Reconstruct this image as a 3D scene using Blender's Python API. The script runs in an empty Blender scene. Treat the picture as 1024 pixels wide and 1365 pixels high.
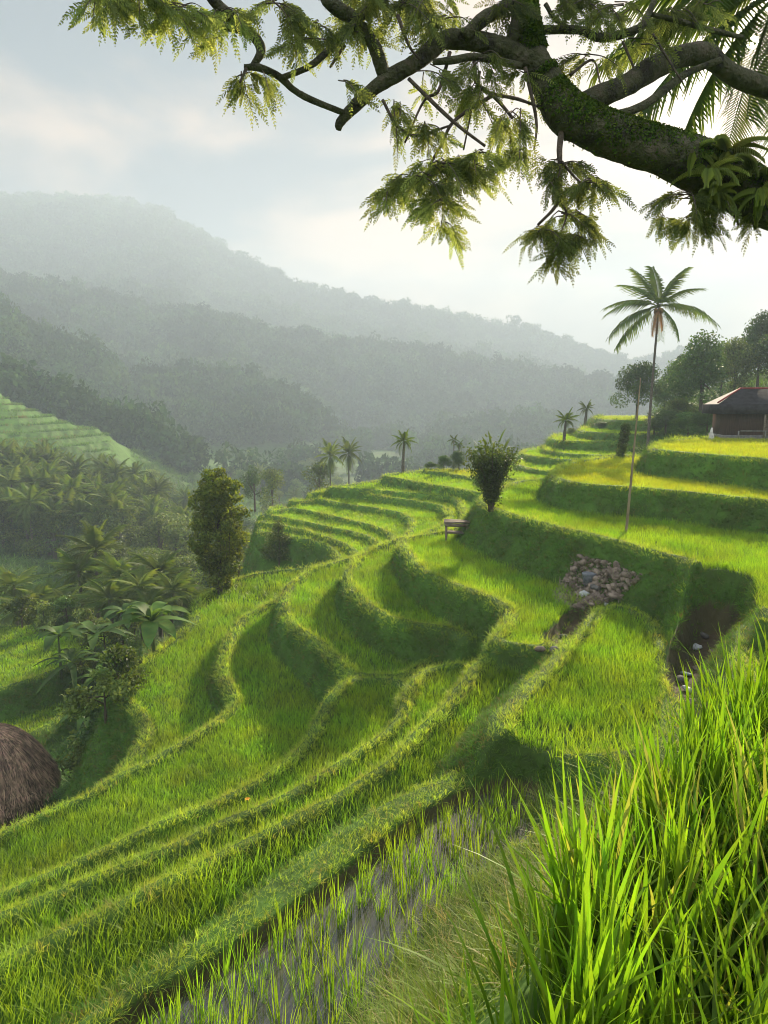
import bpy, math, random
import numpy as np
from mathutils import Vector, Matrix
R = math.radians
rng = np.random.default_rng(11)
random.seed(11)

# ------------------------------------------------------------------ camera
F = 950.0; PITCH = math.atan(142.5/F); S = 1.8
scene = bpy.context.scene
cam_d = bpy.data.cameras.new("camera"); cam = bpy.data.objects.new("camera", cam_d)
scene.collection.objects.link(cam); scene.camera = cam
cam.location = (0, 0, 0); cam.rotation_euler = (R(90)-PITCH, 0, 0)
cam_d.sensor_fit = 'VERTICAL'; cam_d.sensor_height = 36; cam_d.lens = F/1365*36
cam_d.clip_start = 0.05; cam_d.clip_end = 20000

def ray(px, py):
    u = (px-512)/F; v = (682.5-py)/F
    return np.array([u, math.cos(PITCH)+v*math.sin(PITCH), -math.sin(PITCH)+v*math.cos(PITCH)])

# ------------------------------------------------------------------ sky and sun
sd = ray(1003, 57); sd = sd/np.linalg.norm(sd)
SUN_EL = math.asin(sd[2]); SUN_AZ = math.atan2(sd[0], sd[1])
world = bpy.data.worlds.new("World"); scene.world = world; world.use_nodes = True
def setup_world():
    nt = world.node_tree; nt.nodes.clear(); N = nt.nodes.new; L = nt.links.new
    out = N('ShaderNodeOutputWorld'); bg = N('ShaderNodeBackground'); bg.inputs[1].default_value = 0.055
    sky = N('ShaderNodeTexSky'); sky.sky_type = 'NISHITA'; sky.sun_disc = False
    sky.sun_elevation = SUN_EL; sky.sun_rotation = SUN_AZ; sky.air_density = 1.0; sky.dust_density = 2.0
    tc = N('ShaderNodeTexCoord')
    def vm(op, a, b=None):
        n = N('ShaderNodeVectorMath'); n.operation = op
        L(a, n.inputs[0])
        if b is not None:
            if isinstance(b, tuple): n.inputs[1].default_value = b
            else: L(b, n.inputs[1])
        return n
    def m(op, a, b=0.0, c=None, clamp=False):
        n = N('ShaderNodeMath'); n.operation = op; n.use_clamp = clamp
        for i, v in enumerate((a, b, c)):
            if v is None: continue
            if isinstance(v, (int, float)): n.inputs[i].default_value = v
            else: L(v, n.inputs[i])
        return n.outputs[0]
    d = vm('NORMALIZE', tc.outputs['Generated']).outputs[0]
    dot = vm('DOT_PRODUCT', d, tuple(sd)).outputs['Value']
    ang = m('ARCCOSINE', m('MINIMUM', dot, 0.99999))
    # broad warm glow of the veiled sun
    glow = m('POWER', m('MAXIMUM', dot, 0.0), 5.0)
    core = m('EXPONENT', m('MULTIPLY', ang, -22.0))
    disc = m('LESS_THAN', ang, 0.0055)
    # clouds: streaky layered noise in direction space
    mp = N('ShaderNodeMapping'); mp.inputs['Scale'].default_value = (1.3, 1.3, 3.6); mp.inputs['Location'].default_value = (7.3, 3.1, 0.35); L(d, mp.inputs[0])
    n1 = N('ShaderNodeTexNoise'); n1.inputs['Scale'].default_value = 1.9; n1.inputs['Detail'].default_value = 8; n1.inputs['Roughness'].default_value = 0.5
    n1.inputs['Distortion'].default_value = 0.3
    L(mp.outputs[0], n1.inputs['Vector'])
    cr = N('ShaderNodeValToRGB'); cr.color_ramp.elements[0].position = 0.42; cr.color_ramp.elements[1].position = 0.62
    cr.color_ramp.elements[0].color = (0.06, 0.10, 0.155, 1); cr.color_ramp.elements[1].color = (0.80, 0.53, 0.36, 1)
    cr.color_ramp.interpolation = 'EASE'
    sep0 = N('ShaderNodeSeparateXYZ'); L(d, sep0.inputs[0])
    # darker cloud bank high up at the side away from the sun
    lum = m('ADD', n1.outputs['Fac'], m('MULTIPLY', m('SUBTRACT', dot, 0.84), 0.32))
    lum = m('ADD', lum, m('MULTIPLY', m('SUBTRACT', 0.34, sep0.outputs[2]), 0.16))
    back = m('MULTIPLY', m('SUBTRACT', 0.42, dot), 2.2, clamp=True)  # added fill: sky behind the viewer brightened to lift shaded banks
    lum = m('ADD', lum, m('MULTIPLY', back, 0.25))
    L(lum, cr.inputs[0])
    sc1 = vm('SCALE', cr.outputs[0]); sc1.inputs['Scale'].default_value = 6.2
    def col_scale(c, fac, k):
        rgb = N('ShaderNodeRGB'); rgb.outputs[0].default_value = (*c, 1)
        v = vm('SCALE', rgb.outputs[0]); L(m('MULTIPLY', fac, k), v.inputs['Scale']); return v.outputs[0]
    a = vm('ADD', sc1.outputs[0], col_scale((1.0, 0.74, 0.50), glow, .4)).outputs[0]
    a = vm('ADD', a, col_scale((1.0, 0.86, 0.62), core, 26.0)).outputs[0]
    a = vm('ADD', a, col_scale((0.95, 0.97, 1.0), back, 10.5)).outputs[0]  # extra fill brightness behind the viewer, on top of the clouds
    mx = N('ShaderNodeMix'); mx.data_type = 'RGBA'; mx.inputs['Factor'].default_value = 0.93
    L(sky.outputs[0], mx.inputs['A']); L(a, mx.inputs['B'])
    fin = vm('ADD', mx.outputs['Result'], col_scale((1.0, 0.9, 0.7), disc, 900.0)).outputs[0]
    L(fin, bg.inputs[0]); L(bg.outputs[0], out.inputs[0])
setup_world()
sl = bpy.data.lights.new("sun", 'SUN'); sl.energy = 5.0; sl.angle = R(0.6); sl.color = (1.0, 0.86, 0.62)
so = bpy.data.objects.new("sun", sl); scene.collection.objects.link(so)
so.rotation_euler = Vector(sd).to_track_quat('Z', 'Y').to_euler(); so.location = (30, 60, 40)
scene.view_settings.view_transform = 'Standard'; scene.view_settings.look = 'None'
scene.view_settings.exposure = 1.88; scene.view_settings.gamma = 1
cy = scene.cycles
cy.max_bounces = 8; cy.diffuse_bounces = 3; cy.glossy_bounces = 3; cy.transmission_bounces = 5; cy.transparent_max_bounces = 8; cy.volume_bounces = 2
cy.use_denoising = True; cy.pixel_filter_type = 'BLACKMAN_HARRIS'; cy.filter_width = 1.0

# ------------------------------------------------------------------ helpers
C = scene.collection
def tag(o, label=None, cat=None, group=None, kind=None):
    if label: o['label'] = label
    if cat: o['category'] = cat
    if group: o['group'] = group
    if kind: o['kind'] = kind
    return o
def empty(name, loc, rz=0, label=None, cat=None, group=None):
    o = bpy.data.objects.new(name, None); C.objects.link(o); o.location = [float(v) for v in loc]; o.rotation_euler = (0, 0, rz)
    o.empty_display_size = 0.2
    return tag(o, label, cat, group)
def np_mesh(name, V, Q=None, T=None, smooth=False, attrs=None):
    V = np.asarray(V, np.float32).reshape(-1, 3)
    me = bpy.data.meshes.new(name)
    me.vertices.add(len(V)); me.vertices.foreach_set('co', V.ravel())
    loops = []; starts = []; tot = 0
    if Q is not None and len(Q):
        Q = np.asarray(Q, np.int32).reshape(-1, 4); loops.append(Q.ravel()); starts.append(np.arange(len(Q), dtype=np.int32)*4); tot = len(Q)*4
    if T is not None and len(T):
        T = np.asarray(T, np.int32).reshape(-1, 3); loops.append(T.ravel()); starts.append(tot+np.arange(len(T), dtype=np.int32)*3)
    if loops:
        lp = np.concatenate(loops).astype(np.int32); st = np.concatenate(starts).astype(np.int32)
        me.loops.add(len(lp)); me.loops.foreach_set('vertex_index', lp)
        me.polygons.add(len(st)); me.polygons.foreach_set('loop_start', st)
        if smooth: me.polygons.foreach_set('use_smooth', np.ones(len(st), dtype=bool))
    for k, (ty, dat) in (attrs or {}).items():
        a = me.attributes.new(k, ty, 'POINT')
        key = 'vector' if ty == 'FLOAT_VECTOR' else 'value'
        a.data.foreach_set(key, np.asarray(dat, np.float32 if ty != 'INT' else np.int32).ravel())
    me.update(calc_edges=True)
    return me
def obj(name, me, mat=None, parent=None, loc=None):
    o = bpy.data.objects.new(name, me); C.objects.link(o)
    if mat is not None and len(me.materials) == 0: me.materials.append(mat)
    if parent is not None: o.parent = parent
    if loc is not None: o.location = [float(v) for v in loc]
    return o
class MB:
    def __init__(s): s.V = []; s.Q = []; s.T = []; s.n = 0; s.A = []
    def add(s, V, Q=None, T=None, a=None):
        V = np.asarray(V, float).reshape(-1, 3)
        if Q is not None and len(Q): s.Q.append(np.asarray(Q).reshape(-1, 4)+s.n)
        if T is not None and len(T): s.T.append(np.asarray(T).reshape(-1, 3)+s.n)
        s.V.append(V); s.A.append(np.full(len(V), 0.5) if a is None else np.asarray(a, float)*np.ones(len(V))); s.n += len(V)
    def data(s):
        return (np.concatenate(s.V), np.concatenate(s.Q) if s.Q else None, np.concatenate(s.T) if s.T else None, np.concatenate(s.A))
    def mesh(s, name, smooth=False):
        V, Q, T, A = s.data()
        return np_mesh(name, V, Q, T, smooth, {'tip': ('FLOAT', A)})
    def build(s, name, mat, parent=None, loc=None, smooth=False):
        return obj(name, s.mesh(name, smooth), mat, parent, loc)
    def box(s, c, d, rz=0.0, tilt=None):
        c = np.array(c, float); h = np.array(d, float)/2
        P = np.array([[x, y, z] for z in (-1, 1) for y in (-1, 1) for x in (-1, 1)])*h
        if tilt is not None: P = P @ np.array(Matrix.Rotation(tilt[0], 3, tilt[1])).T
        if rz: P = P @ np.array(Matrix.Rotation(rz, 3, 'Z')).T
        s.add(P+c, [[0, 2, 3, 1], [4, 5, 7, 6], [0, 1, 5, 4], [2, 6, 7, 3], [0, 4, 6, 2], [1, 3, 7, 5]])
    def tube(s, pts, rad, n=8, cap=True, noise=0.0):
        pts = np.asarray(pts, float); m = len(pts); rad = np.ones(m)*rad
        t = np.gradient(pts, axis=0); t /= np.linalg.norm(t, axis=1)[:, None]+1e-9
        up = np.array([0, 0, 1.0]); 
        if abs(t[0] @ up) > .9: up = np.array([1.0, 0, 0])
        a = np.cross(t[0], up); a /= np.linalg.norm(a)
        V = []
        for i in range(m):
            a = a-t[i]*(a @ t[i]); a /= np.linalg.norm(a)+1e-9; b = np.cross(t[i], a)
            th = np.arange(n)/n*2*math.pi
            rr = rad[i]*(1+noise*(np.sin(th*2+i*.7)*.5+rng.uniform(-.5, .5, n)))
            V.append(pts[i]+np.outer(np.cos(th)*rr, a)+np.outer(np.sin(th)*rr, b))
        V = np.concatenate(V); Q = []
        for i in range(m-1):
            for j in range(n):
                k = (j+1) % n; Q.append([i*n+j, i*n+k, (i+1)*n+k, (i+1)*n+j])
        T = []
        if cap:
            V = np.vstack([V, pts[0], pts[-1]]); c0 = m*n; c1 = c0+1
            for j in range(n):
                k = (j+1) % n; T.append([c0, k, j]); T.append([c1, (m-1)*n+j, (m-1)*n+k])
        s.add(V, Q, T)
def spline(pts, k=5):
    P = np.asarray(pts, float)
    if len(P) < 3: 
        t = np.linspace(0, 1, k*2+1)[:, None]; return P[0]*(1-t)+P[-1]*t
    E = np.vstack([2*P[0]-P[1], P, 2*P[-1]-P[-2]]); out = []
    for i in range(1, len(E)-2):
        for j in range(k):
            t = j/k; p0, p1, p2, p3 = E[i-1:i+3]
            out.append(.5*((2*p1)+(-p0+p2)*t+(2*p0-5*p1+4*p2-p3)*t*t+(-p0+3*p1-3*p2+p3)*t**3))
    out.append(P[-1]); return np.array(out)

# ------------------------------------------------------------------ materials
def new_mat(name):
    m = bpy.data.materials.new(name); m.use_nodes = True; nt = m.node_tree; nt.nodes.clear()
    return m, nt, nt.nodes.new, nt.links.new
def leaf_mat(name, base, tip, trans=0.5, rough=0.5, var=0.25, scale=0.7, spec=0.35, dry=None, dryf=0.0, obj_rand=True, tmul=(1.5, 1.35, 0.6)):
    m, nt, N, L = new_mat(name)
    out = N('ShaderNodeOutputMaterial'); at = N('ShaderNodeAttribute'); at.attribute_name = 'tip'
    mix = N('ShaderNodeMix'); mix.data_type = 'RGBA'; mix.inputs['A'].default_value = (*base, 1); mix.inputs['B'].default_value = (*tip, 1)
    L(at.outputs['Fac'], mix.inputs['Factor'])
    geo = N('ShaderNodeNewGeometry'); no = N('ShaderNodeTexNoise'); no.inputs['Scale'].default_value = scale; no.inputs['Detail'].default_value = 4
    L(geo.outputs['Position'], no.inputs['Vector'])
    oi = N('ShaderNodeObjectInfo'); 
    hs = N('ShaderNodeHueSaturation'); L(mix.outputs['Result'], hs.inputs['Color'])
    mr = N('ShaderNodeMapRange'); mr.inputs['From Min'].default_value = .3; mr.inputs['From Max'].default_value = .7; mr.inputs['To Min'].default_value = 1-var*1.3; mr.inputs['To Max'].default_value = 1+var*1.3
    L(no.outputs['Fac'], mr.inputs['Value'])
    mr2 = N('ShaderNodeMapRange'); mr2.inputs['To Min'].default_value = 1-var; mr2.inputs['To Max'].default_value = 1+var; L(oi.outputs['Random'], mr2.inputs['Value'])
    mu = N('ShaderNodeMath'); mu.operation = 'MULTIPLY'; L(mr.outputs[0], mu.inputs[0]); L(mr2.outputs[0], mu.inputs[1]); L(mu.outputs[0], hs.inputs['Value'])
    no2 = N('ShaderNodeTexNoise'); no2.inputs['Scale'].default_value = scale*2.7; L(geo.outputs['Position'], no2.inputs['Vector'])
    mr3 = N('ShaderNodeMapRange'); mr3.inputs['From Min'].default_value = .3; mr3.inputs['From Max'].default_value = .7; mr3.inputs['To Min'].default_value = .478; mr3.inputs['To Max'].default_value = .518
    L(no2.outputs['Fac'], mr3.inputs['Value']); L(mr3.outputs[0], hs.inputs['Hue'])
    col = hs.outputs[0]
    if dry is not None:
        wn = N('ShaderNodeTexWhiteNoise'); wn.noise_dimensions = '1D'; L(oi.outputs['Random'], wn.inputs['W'])
        lt = N('ShaderNodeMath'); lt.operation = 'LESS_THAN'; L(wn.outputs[0], lt.inputs[0]); lt.inputs[1].default_value = dryf
        dm = N('ShaderNodeMix'); dm.data_type = 'RGBA'; dm.inputs['B'].default_value = (*dry, 1); L(col, dm.inputs['A']); L(lt.outputs[0], dm.inputs['Factor']); col = dm.outputs['Result']
    pb = N('ShaderNodeBsdfPrincipled'); L(col, pb.inputs['Base Color']); pb.inputs['Roughness'].default_value = rough
    pb.inputs['Specular IOR Level'].default_value = spec
    tr = N('ShaderNodeBsdfTranslucent'); tm = N('ShaderNodeVectorMath'); tm.operation = 'MULTIPLY'; tm.inputs[1].default_value = tmul
    L(col, tm.inputs[0]); L(tm.outputs[0], tr.inputs['Color'])
    ms = N('ShaderNodeMixShader'); ms.inputs[0].default_value = trans; L(pb.outputs[0], ms.inputs[1]); L(tr.outputs[0], ms.inputs[2])
    L(ms.outputs[0], out.inputs['Surface']); return m
def rough_mat(name, c1, c2, scale=6, rough=0.85, bump=0.5, c3=None, detail=8, stretch=(1, 1, 1), bscale=None, spec=0.3, local=True):
    m, nt, N, L = new_mat(name)
    out = N('ShaderNodeOutputMaterial'); pb = N('ShaderNodeBsdfPrincipled'); L(pb.outputs[0], out.inputs['Surface'])
    tc = N('ShaderNodeTexCoord'); mp = N('ShaderNodeMapping'); mp.inputs['Scale'].default_value = stretch; L(tc.outputs['Object'], mp.inputs[0])
    no = N('ShaderNodeTexNoise'); no.inputs['Scale'].default_value = scale; no.inputs['Detail'].default_value = detail; no.inputs['Roughness'].default_value = .62; L(mp.outputs[0], no.inputs['Vector'])
    cr = N('ShaderNodeValToRGB'); cr.color_ramp.elements[0].position = .35; cr.color_ramp.elements[1].position = .65
    cr.color_ramp.elements[0].color = (*c1, 1); cr.color_ramp.elements[1].color = (*c2, 1)
    if c3: e = cr.color_ramp.elements.new(.5); e.color = (*c3, 1)
    L(no.outputs['Fac'], cr.inputs[0]); L(cr.outputs[0], pb.inputs['Base Color'])
    pb.inputs['Roughness'].default_value = rough; pb.inputs['Specular IOR Level'].default_value = spec
    nb = N('ShaderNodeTexNoise'); nb.inputs['Scale'].default_value = bscale or scale*4; nb.inputs['Detail'].default_value = 8; L(mp.outputs[0], nb.inputs['Vector'])
    bp = N('ShaderNodeBump'); bp.inputs['Strength'].default_value = bump; bp.inputs['Distance'].default_value = .05; L(nb.outputs['Fac'], bp.inputs['Height']); L(bp.outputs[0], pb.inputs['Normal'])
    return m

# ------------------------------------------------------------------ numeric noise
def _hash(ix, iy, s):
    h = (ix.astype(np.int64)*374761393+iy.astype(np.int64)*668265263+s*974711) & 0x7fffffff
    h = ((h ^ (h >> 13))*1274126177) & 0x7fffffff
    return ((h ^ (h >> 16)) & 0xffff)/65535.0
def vnoise(x, y, s=0):
    ix = np.floor(x); iy = np.floor(y); fx = x-ix; fy = y-iy; fx = fx*fx*(3-2*fx); fy = fy*fy*(3-2*fy)
    a = _hash(ix, iy, s); b = _hash(ix+1, iy, s); c = _hash(ix, iy+1, s); d = _hash(ix+1, iy+1, s)
    return (a*(1-fx)+b*fx)*(1-fy)+(c*(1-fx)+d*fx)*fy-.5
def fbm(x, y, o=4, s=0):
    r = 0; a = 1.0
    for k in range(o): r = r+a*vnoise(x, y, s+k); x = x*2.03; y = y*2.03; a *= .5
    return r

# ------------------------------------------------------------------ terrain
def px_plane(px, py, z0, yr=0.0, gy=0.0):
    """where the line of sight meets the field z = z0 + gy*(Y - yr)  (values in units of S metres)"""
    d = ray(px, py); c = (z0-gy*yr)*S; t = c/(d[2]-gy*d[1])
    return (t*d[0], t*d[1])
def poly(pts, z0, yr=0.0, gy=0.0, chaikin=2):
    P = []
    for p in pts:
        if len(p) == 3: P.append(px_plane(p[0], p[1], p[2]))
        else: P.append(px_plane(p[0], p[1], z0, yr, gy))
    P = np.array(P)
    for _ in range(chaikin):
        Nx = np.roll(P, -1, axis=0); P = np.stack([P*.75+Nx*.25, P*.25+Nx*.75], 1).reshape(-1, 2)
    return P
def poly_sd(P, x, y):
    """signed distance, positive inside"""
    d2 = np.full(x.shape, 1e18); ins = np.zeros(x.shape, bool); n = len(P)
    for i in range(n):
        ax, ay = P[i]; bx, by = P[(i+1) % n]; ex, ey = bx-ax, by-ay; l2 = ex*ex+ey*ey
        if l2 < 1e-9: continue
        wx = x-ax; wy = y-ay; t = np.clip((wx*ex+wy*ey)/l2, 0, 1)
        qx = wx-ex*t; qy = wy-ey*t; d2 = np.minimum(d2, qx*qx+qy*qy)
        if ey != 0:
            c = ((ay > y) != (by > y)) & (x < ex*(y-ay)/ey+ax); ins ^= c
    d = np.sqrt(d2); return np.where(ins, d, -d)
# name, op, z, yref, tilt, points (pixels of the photograph), slope deg, bund height, floor depth
LV = []
def field(name, z, pts, yr=0.0, gy=0.0, slope=68, bund=True, crop=True, op='raise'):
    LV.append(dict(name=name, z=z, yr=yr, gy=gy, P=poly(pts, z, yr, gy), slope=slope, bund=bund, crop=crop, op=op))
# fields low on the far left
field('low_a', -7.0, [(-80,925),(0,920),(60,900),(110,880),(150,850),(175,836),(100,833),(-80,836)], slope=45)
field('low_b', -7.6, [(-80,1000),(0,992),(50,980),(85,955),(110,920),(130,880),(160,860),(-80,870)], slope=45)
# the near staircase
field('t5', -4.75, [(120,1060),(148,1040),(176,1009),(193,974),(180,950),(155,932),(150,922),(175,895),(215,860),(245,840),(262,815),(265,797),(300,777),(340,764),(420,755),(480,743),(520,780),(420,900),(350,1000),(200,1070)], 10, .06, slope=60)
field('t4', -4.5, [(-60,1140),(0,1111),(70,1079),(123,1055),(148,1037),(218,1005),(274,970),(306,946),(309,932),(292,900),(296,865),(315,825),(345,812),(380,790),(430,765),(500,800),(520,950),(400,1100),(0,1350),(-60,1350)], 9, .06, slope=62)
field('t3', -3.95, [(-60,1215),(0,1190),(70,1160),(141,1128),(197,1100),(274,1072),(323,1050),(345,1040),(378,1017),(405,990),(417,966),(438,930),(456,910),(470,904),(535,904),(560,920),(540,1000),(300,1180),(0,1330),(-60,1330)], 8, .05)
field('t2', -3.6, [(-60,1238),(0,1216),(30,1203),(105,1174),(197,1139),(246,1118),(300,1088),(358,1068),(417,1037),(476,998),(519,970),(534,943),(542,912),(555,895),(600,884),(660,885),(640,950),(500,1100),(300,1230),(0,1400),(-60,1400)], 7.5, .06)
field('t1', -3.0, [(-60,1312),(0,1284),(46,1255),(141,1214),(197,1181),(281,1142),(339,1111),(417,1072),(456,1052),(495,1025),(523,1009),(550,978),(573,959),(612,916),(624,900),(640,882),(662,867),(735,872),(762,880),(740,960),(700,1020),(640,1080),(560,1150),(400,1300),(200,1450),(-60,1450)], 8.6, .12)
# far hollow of terraces
CL = [(560,726,-3.3),(640,724,-3.3),(700,690,-3.3),(690,642,-3.3),(640,632,-3.3),(573,631,-3.3),(534,636,-3.3),(472,646,-3.3),(437,649,-3.3)]
field('h8', -4.19, [(348,712),(398,717),(433,726),(448,738),(452,752)]+CL+[(380,668,-3.6),(345,690,-3.9)])
field('h7', -4.05, [(345,697),(390,703),(429,715),(456,724),(472,737),(480,748)]+CL+[(385,664,-3.5),(345,683,-3.7)])
field('h6', -3.93, [(342,685),(398,694),(437,703),(476,711),(500,720),(505,735)]+CL+[(390,661,-3.4),(350,676,-3.6)])
field('h5', -3.83, [(360,674),(417,682),(456,692),(495,700),(523,714),(525,728)]+CL+[(395,659,-3.35),(355,672,-3.5)])
field('h4', -3.67, [(380,667),(425,665),(456,672),(503,678),(534,684),(550,694),(545,708),(535,722)]+CL+[(398,658,-3.3)])
field('h3', -3.47, [(400,660),(440,655),(468,655),(495,661),(554,668),(589,674),(603,684),(592,698),(560,712),(550,722)]+CL)
field('h2', -3.3, [(440,650),(480,652),(530,656),(573,660),(610,664),(620,685),(610,700),(585,714),(565,725)]+CL[1:])
field('h1', -2.99, [(505,634),(530,638),(573,646),(612,652),(650,660),(690,652),(690,637),(640,629),(573,627),(534,631)])
field('h0', -2.87, [(560,627),(600,632),(632,637),(665,641),(665,629),(620,626),(573,625)])
field('t6', -3.85, [(530,718),(476,742),(417,757),(392,772),(376,788),(376,819),(398,842),(437,873),(464,897),(480,904),(535,906),(560,892),(620,872),(650,800),(600,740)], 10.5, .05, slope=66)
field('t7', -3.35, [(540,715),(519,721),(484,737),(464,756),(457,775),(476,797),(503,819),(550,834),(597,838),(615,850),(640,848),(665,800),(620,740),(560,716)], 11, .03, slope=66)
field('t8', -2.85, [(625,700),(570,713),(534,718),(538,735),(554,756),(589,776),(632,791),(671,807),(677,819),(663,842),(655,856),(690,863),(728,868),(745,855),(770,830),(800,800),(850,760),(760,700),(690,690)], slope=66)
field('pond_bank', -3.1, [(0,1430),(60,1400),(130,1350),(200,1300),(300,1228),(400,1150),(470,1100),(540,1058),(600,1035),(660,1018),(740,1013),(900,1000),(1050,1365),(600,1600),(0,1600)], slope=50, bund=False, crop=False)
field('t9', -2.8, [(672,988),(664,964),(688,930),(720,895),(745,870),(775,835),(800,806),(850,810),(890,848),(902,900),(906,950),(900,1000),(850,1014),(760,1018),(700,1012)], slope=42)
field('t10', -2.1, [(638,668),(655,680),(713,696),(767,710),(820,721),(873,739),(909,746),(934,756),(948,776),(962,792),(1000,810),(1060,835),(1150,835),(1150,650),(900,640),(740,640),(690,640),(660,652)], slope=52)
field('t11', -1.6, [(733,632),(742,640),(767,645),(809,649),(838,650),(909,656),(980,664),(1080,674),(1150,660),(1150,600),(900,605),(860,607),(800,610),(750,618)], slope=58)
field('t12', -1.05, [(866,599),(900,603),(950,607),(1024,613),(1100,620),(1300,600),(1300,578),(1000,580),(900,586),(872,591)], slope=58)
# stepped hillside behind on the right
field('f1', -2.6, [(640,634),(700,641),(745,637),(800,633),(900,626),(900,602),(760,606),(690,613),(650,624)], slope=50)
field('f1b', -2.45, [(690,622),(730,629),(790,628),(900,622),(900,600),(800,603),(740,603),(692,612)], slope=50)
field('f2', -2.2, [(686,604),(729,612),(780,613),(850,613),(900,600),(900,590),(780,590),(712,597)], slope=50)
field('f3', -2.05, [(722,599),(745,604),(770,606),(817,607),(880,606),(900,585),(760,588),(730,593)], slope=50)
field('f4', -1.9, [(742,591),(772,594),(820,597),(880,600),(900,575),(760,583)], slope=50)
field('f5', -1.65, [(730,584),(750,588),(780,588),(850,590),(900,570),(790,573),(750,578)], slope=50)
field('f6', -1.3, [(765,574),(800,577),(850,580),(950,570),(900,565),(800,566)], slope=50)
field('f7', -0.8, [(788,558),(830,561),(880,562),(950,560),(950,553),(850,553),(800,554)], slope=45, crop=False)
field('path_ridge', -2.62, [(934,776),(946,784),(934,815),(917,850),(905,885),(893,895),(897,860),(912,825),(925,790)], 7.5, .26, bund=False, crop=False, slope=70)
# cuts: gully beside the central field, muddy pond
field('gully', -2.95, [(952,842),(966,846),(970,860),(962,890),(955,945),(922,960),(896,938),(900,905),(920,876),(938,852)], slope=72, bund=False, crop=False, op='cut')
field('ditch', -3.05, [(738,876),(728,868),(745,850),(768,822),(778,826),(757,855)], slope=60, bund=False, crop=False, op='cut')
field('pond', -3.24, [(140,1420),(200,1368),(300,1308),(400,1238),(500,1163),(560,1113),(610,1083),(650,1068),(688,1063),(712,1070),(722,1090),(712,1118),(685,1138),(651,1150),(610,1210),(575,1262),(540,1315),(500,1365),(440,1460)], slope=72, bund=False, crop=False, op='cut')
field('side_bank', -3.0, [(752,1062),(775,1085),(760,1120),(712,1150),(668,1165),(632,1215),(598,1265),(565,1318),(530,1365),(470,1480),(800,1480),(900,1200),(860,1060),(800,1045)], slope=45, bund=False, crop=False)
field('mound', -2.4, [(975,900),(982,860),(995,830),(1040,806),(1140,800),(1140,930),(1010,945),(985,945)], slope=60, bund=False, crop=False)

CTRL = []
for Y, row in {1.5:[(-1200,-9),(-300,-8),(300,-7),(900,-4),(1600,-2.5)], 8:[(-900,-12),(0,-11.2),(512,-8.5),(1000,-6.5),(1500,-4)],
        20:[(-400,-15),(-100,-14.2),(0,-14),(110,-13.4),(300,-10.5),(512,-9.5),(800,-8),(1100,-6),(1600,-3)],
        30:[(-300,-16),(0,-14.6),(150,-14),(300,-12.5),(512,-9.5),(800,-6.8),(1100,-4),(1500,-1)],
        45:[(-300,-17),(0,-15.5),(200,-15.5),(340,-14),(430,-9),(640,-8),(800,-6),(950,-2.6),(1200,-.5)],
        70:[(-300,-17),(0,-17.5),(250,-19.5),(400,-20),(512,-19),(640,-14),(760,-6.5),(850,-3),(950,-.6),(1200,4)],
        100:[(-300,-18),(0,-19),(250,-23),(512,-28),(700,-24),(790,-10),(880,-1.0),(1000,4),(1200,9)],
        130:[(-300,-13),(0,-15),(150,-18),(300,-29),(512,-33),(700,-30),(850,-12),(1000,2)],
        180:[(-250,16),(0,2),(150,-9),(230,-22),(512,-34),(700,-36),(850,-22),(1000,-2),(1300,12)],
        400:[(-300,-10),(0,-22),(250,-25),(512,-26),(850,-30),(1200,-20)], 900:[(-300,-30),(512,-32),(1300,-30)], 3000:[(-300,-30),(512,-30),(1300,-30)]}.items():
    for (px, z) in row: CTRL.append((math.atan2((px-512)/F, 1), math.log(Y), z))
CTRL.append((0, math.log(.3), -3)); CTRL.append((2.6, math.log(3), -3)); CTRL.append((-2.6, math.log(3), -7)); CTRL.append((3.1, 3, -3)); CTRL.append((-3.1, 3, -3)); CTRL.append((1.6, 3, 0)); CTRL.append((-1.6, 3, -15))
CTRL = np.array(CTRL)
def _feat(a, l): return np.stack([a*2.2, l], -1)
_cf = _feat(CTRL[:, 0], CTRL[:, 1]); _D = np.linalg.norm(_cf[:, None]-_cf[None], axis=-1)
_W = np.linalg.solve(np.block([[_D+1e-6*np.eye(len(CTRL)), np.ones((len(CTRL), 1))], [np.ones((1, len(CTRL))), np.zeros((1, 1))]]), np.append(CTRL[:, 2], 0))
def base_z(x, y):
    r = np.sqrt(x*x+y*y)+.05; a = np.arctan2(x, y); f = _feat(a, np.log(r*np.cos(np.clip(a, -1.1, 1.1))))
    out = np.full(x.shape, _W[-1])
    for i in range(len(_cf)): out += _W[i]*np.sqrt((f[..., 0]-_cf[i, 0])**2+(f[..., 1]-_cf[i, 1])**2)
    return out

RIDGES = [  # distance, silhouette pixels, front slope, noise amplitude, spur size
    (1000, [(-400,262),(0,258),(150,268),(215,277),(260,307),(300,331),(350,356),(420,381),(500,402),(545,408),(600,417),(640,427),(700,433),(760,456),(830,478),(900,470),(1000,465),(1300,480)], .55, 18, 170),
    (820, [(-300,470),(200,420),(270,405),(340,408),(450,437),(600,467),(700,490),(850,520),(1200,540)], .45, 10, 120),
    (610, [(-400,350),(0,364),(60,374),(110,386),(200,405),(270,410),(350,434),(430,445),(500,458),(560,463),(620,473),(700,488),(820,502),(900,520),(1000,535),(1200,545)], .42, 10, 95),
    (400, [(-400,380),(-100,392),(0,405),(50,440),(110,455),(150,478),(200,494),(300,496),(350,505),(400,520),(430,548),(460,580),(520,600),(1300,700)], .36, 8, 60),
    (460, [(-300,720),(430,640),(480,592),(540,574),(600,566),(660,560),(720,556),(760,562),(820,580),(900,600),(1300,700)], .30, 4, 60),
]
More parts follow.
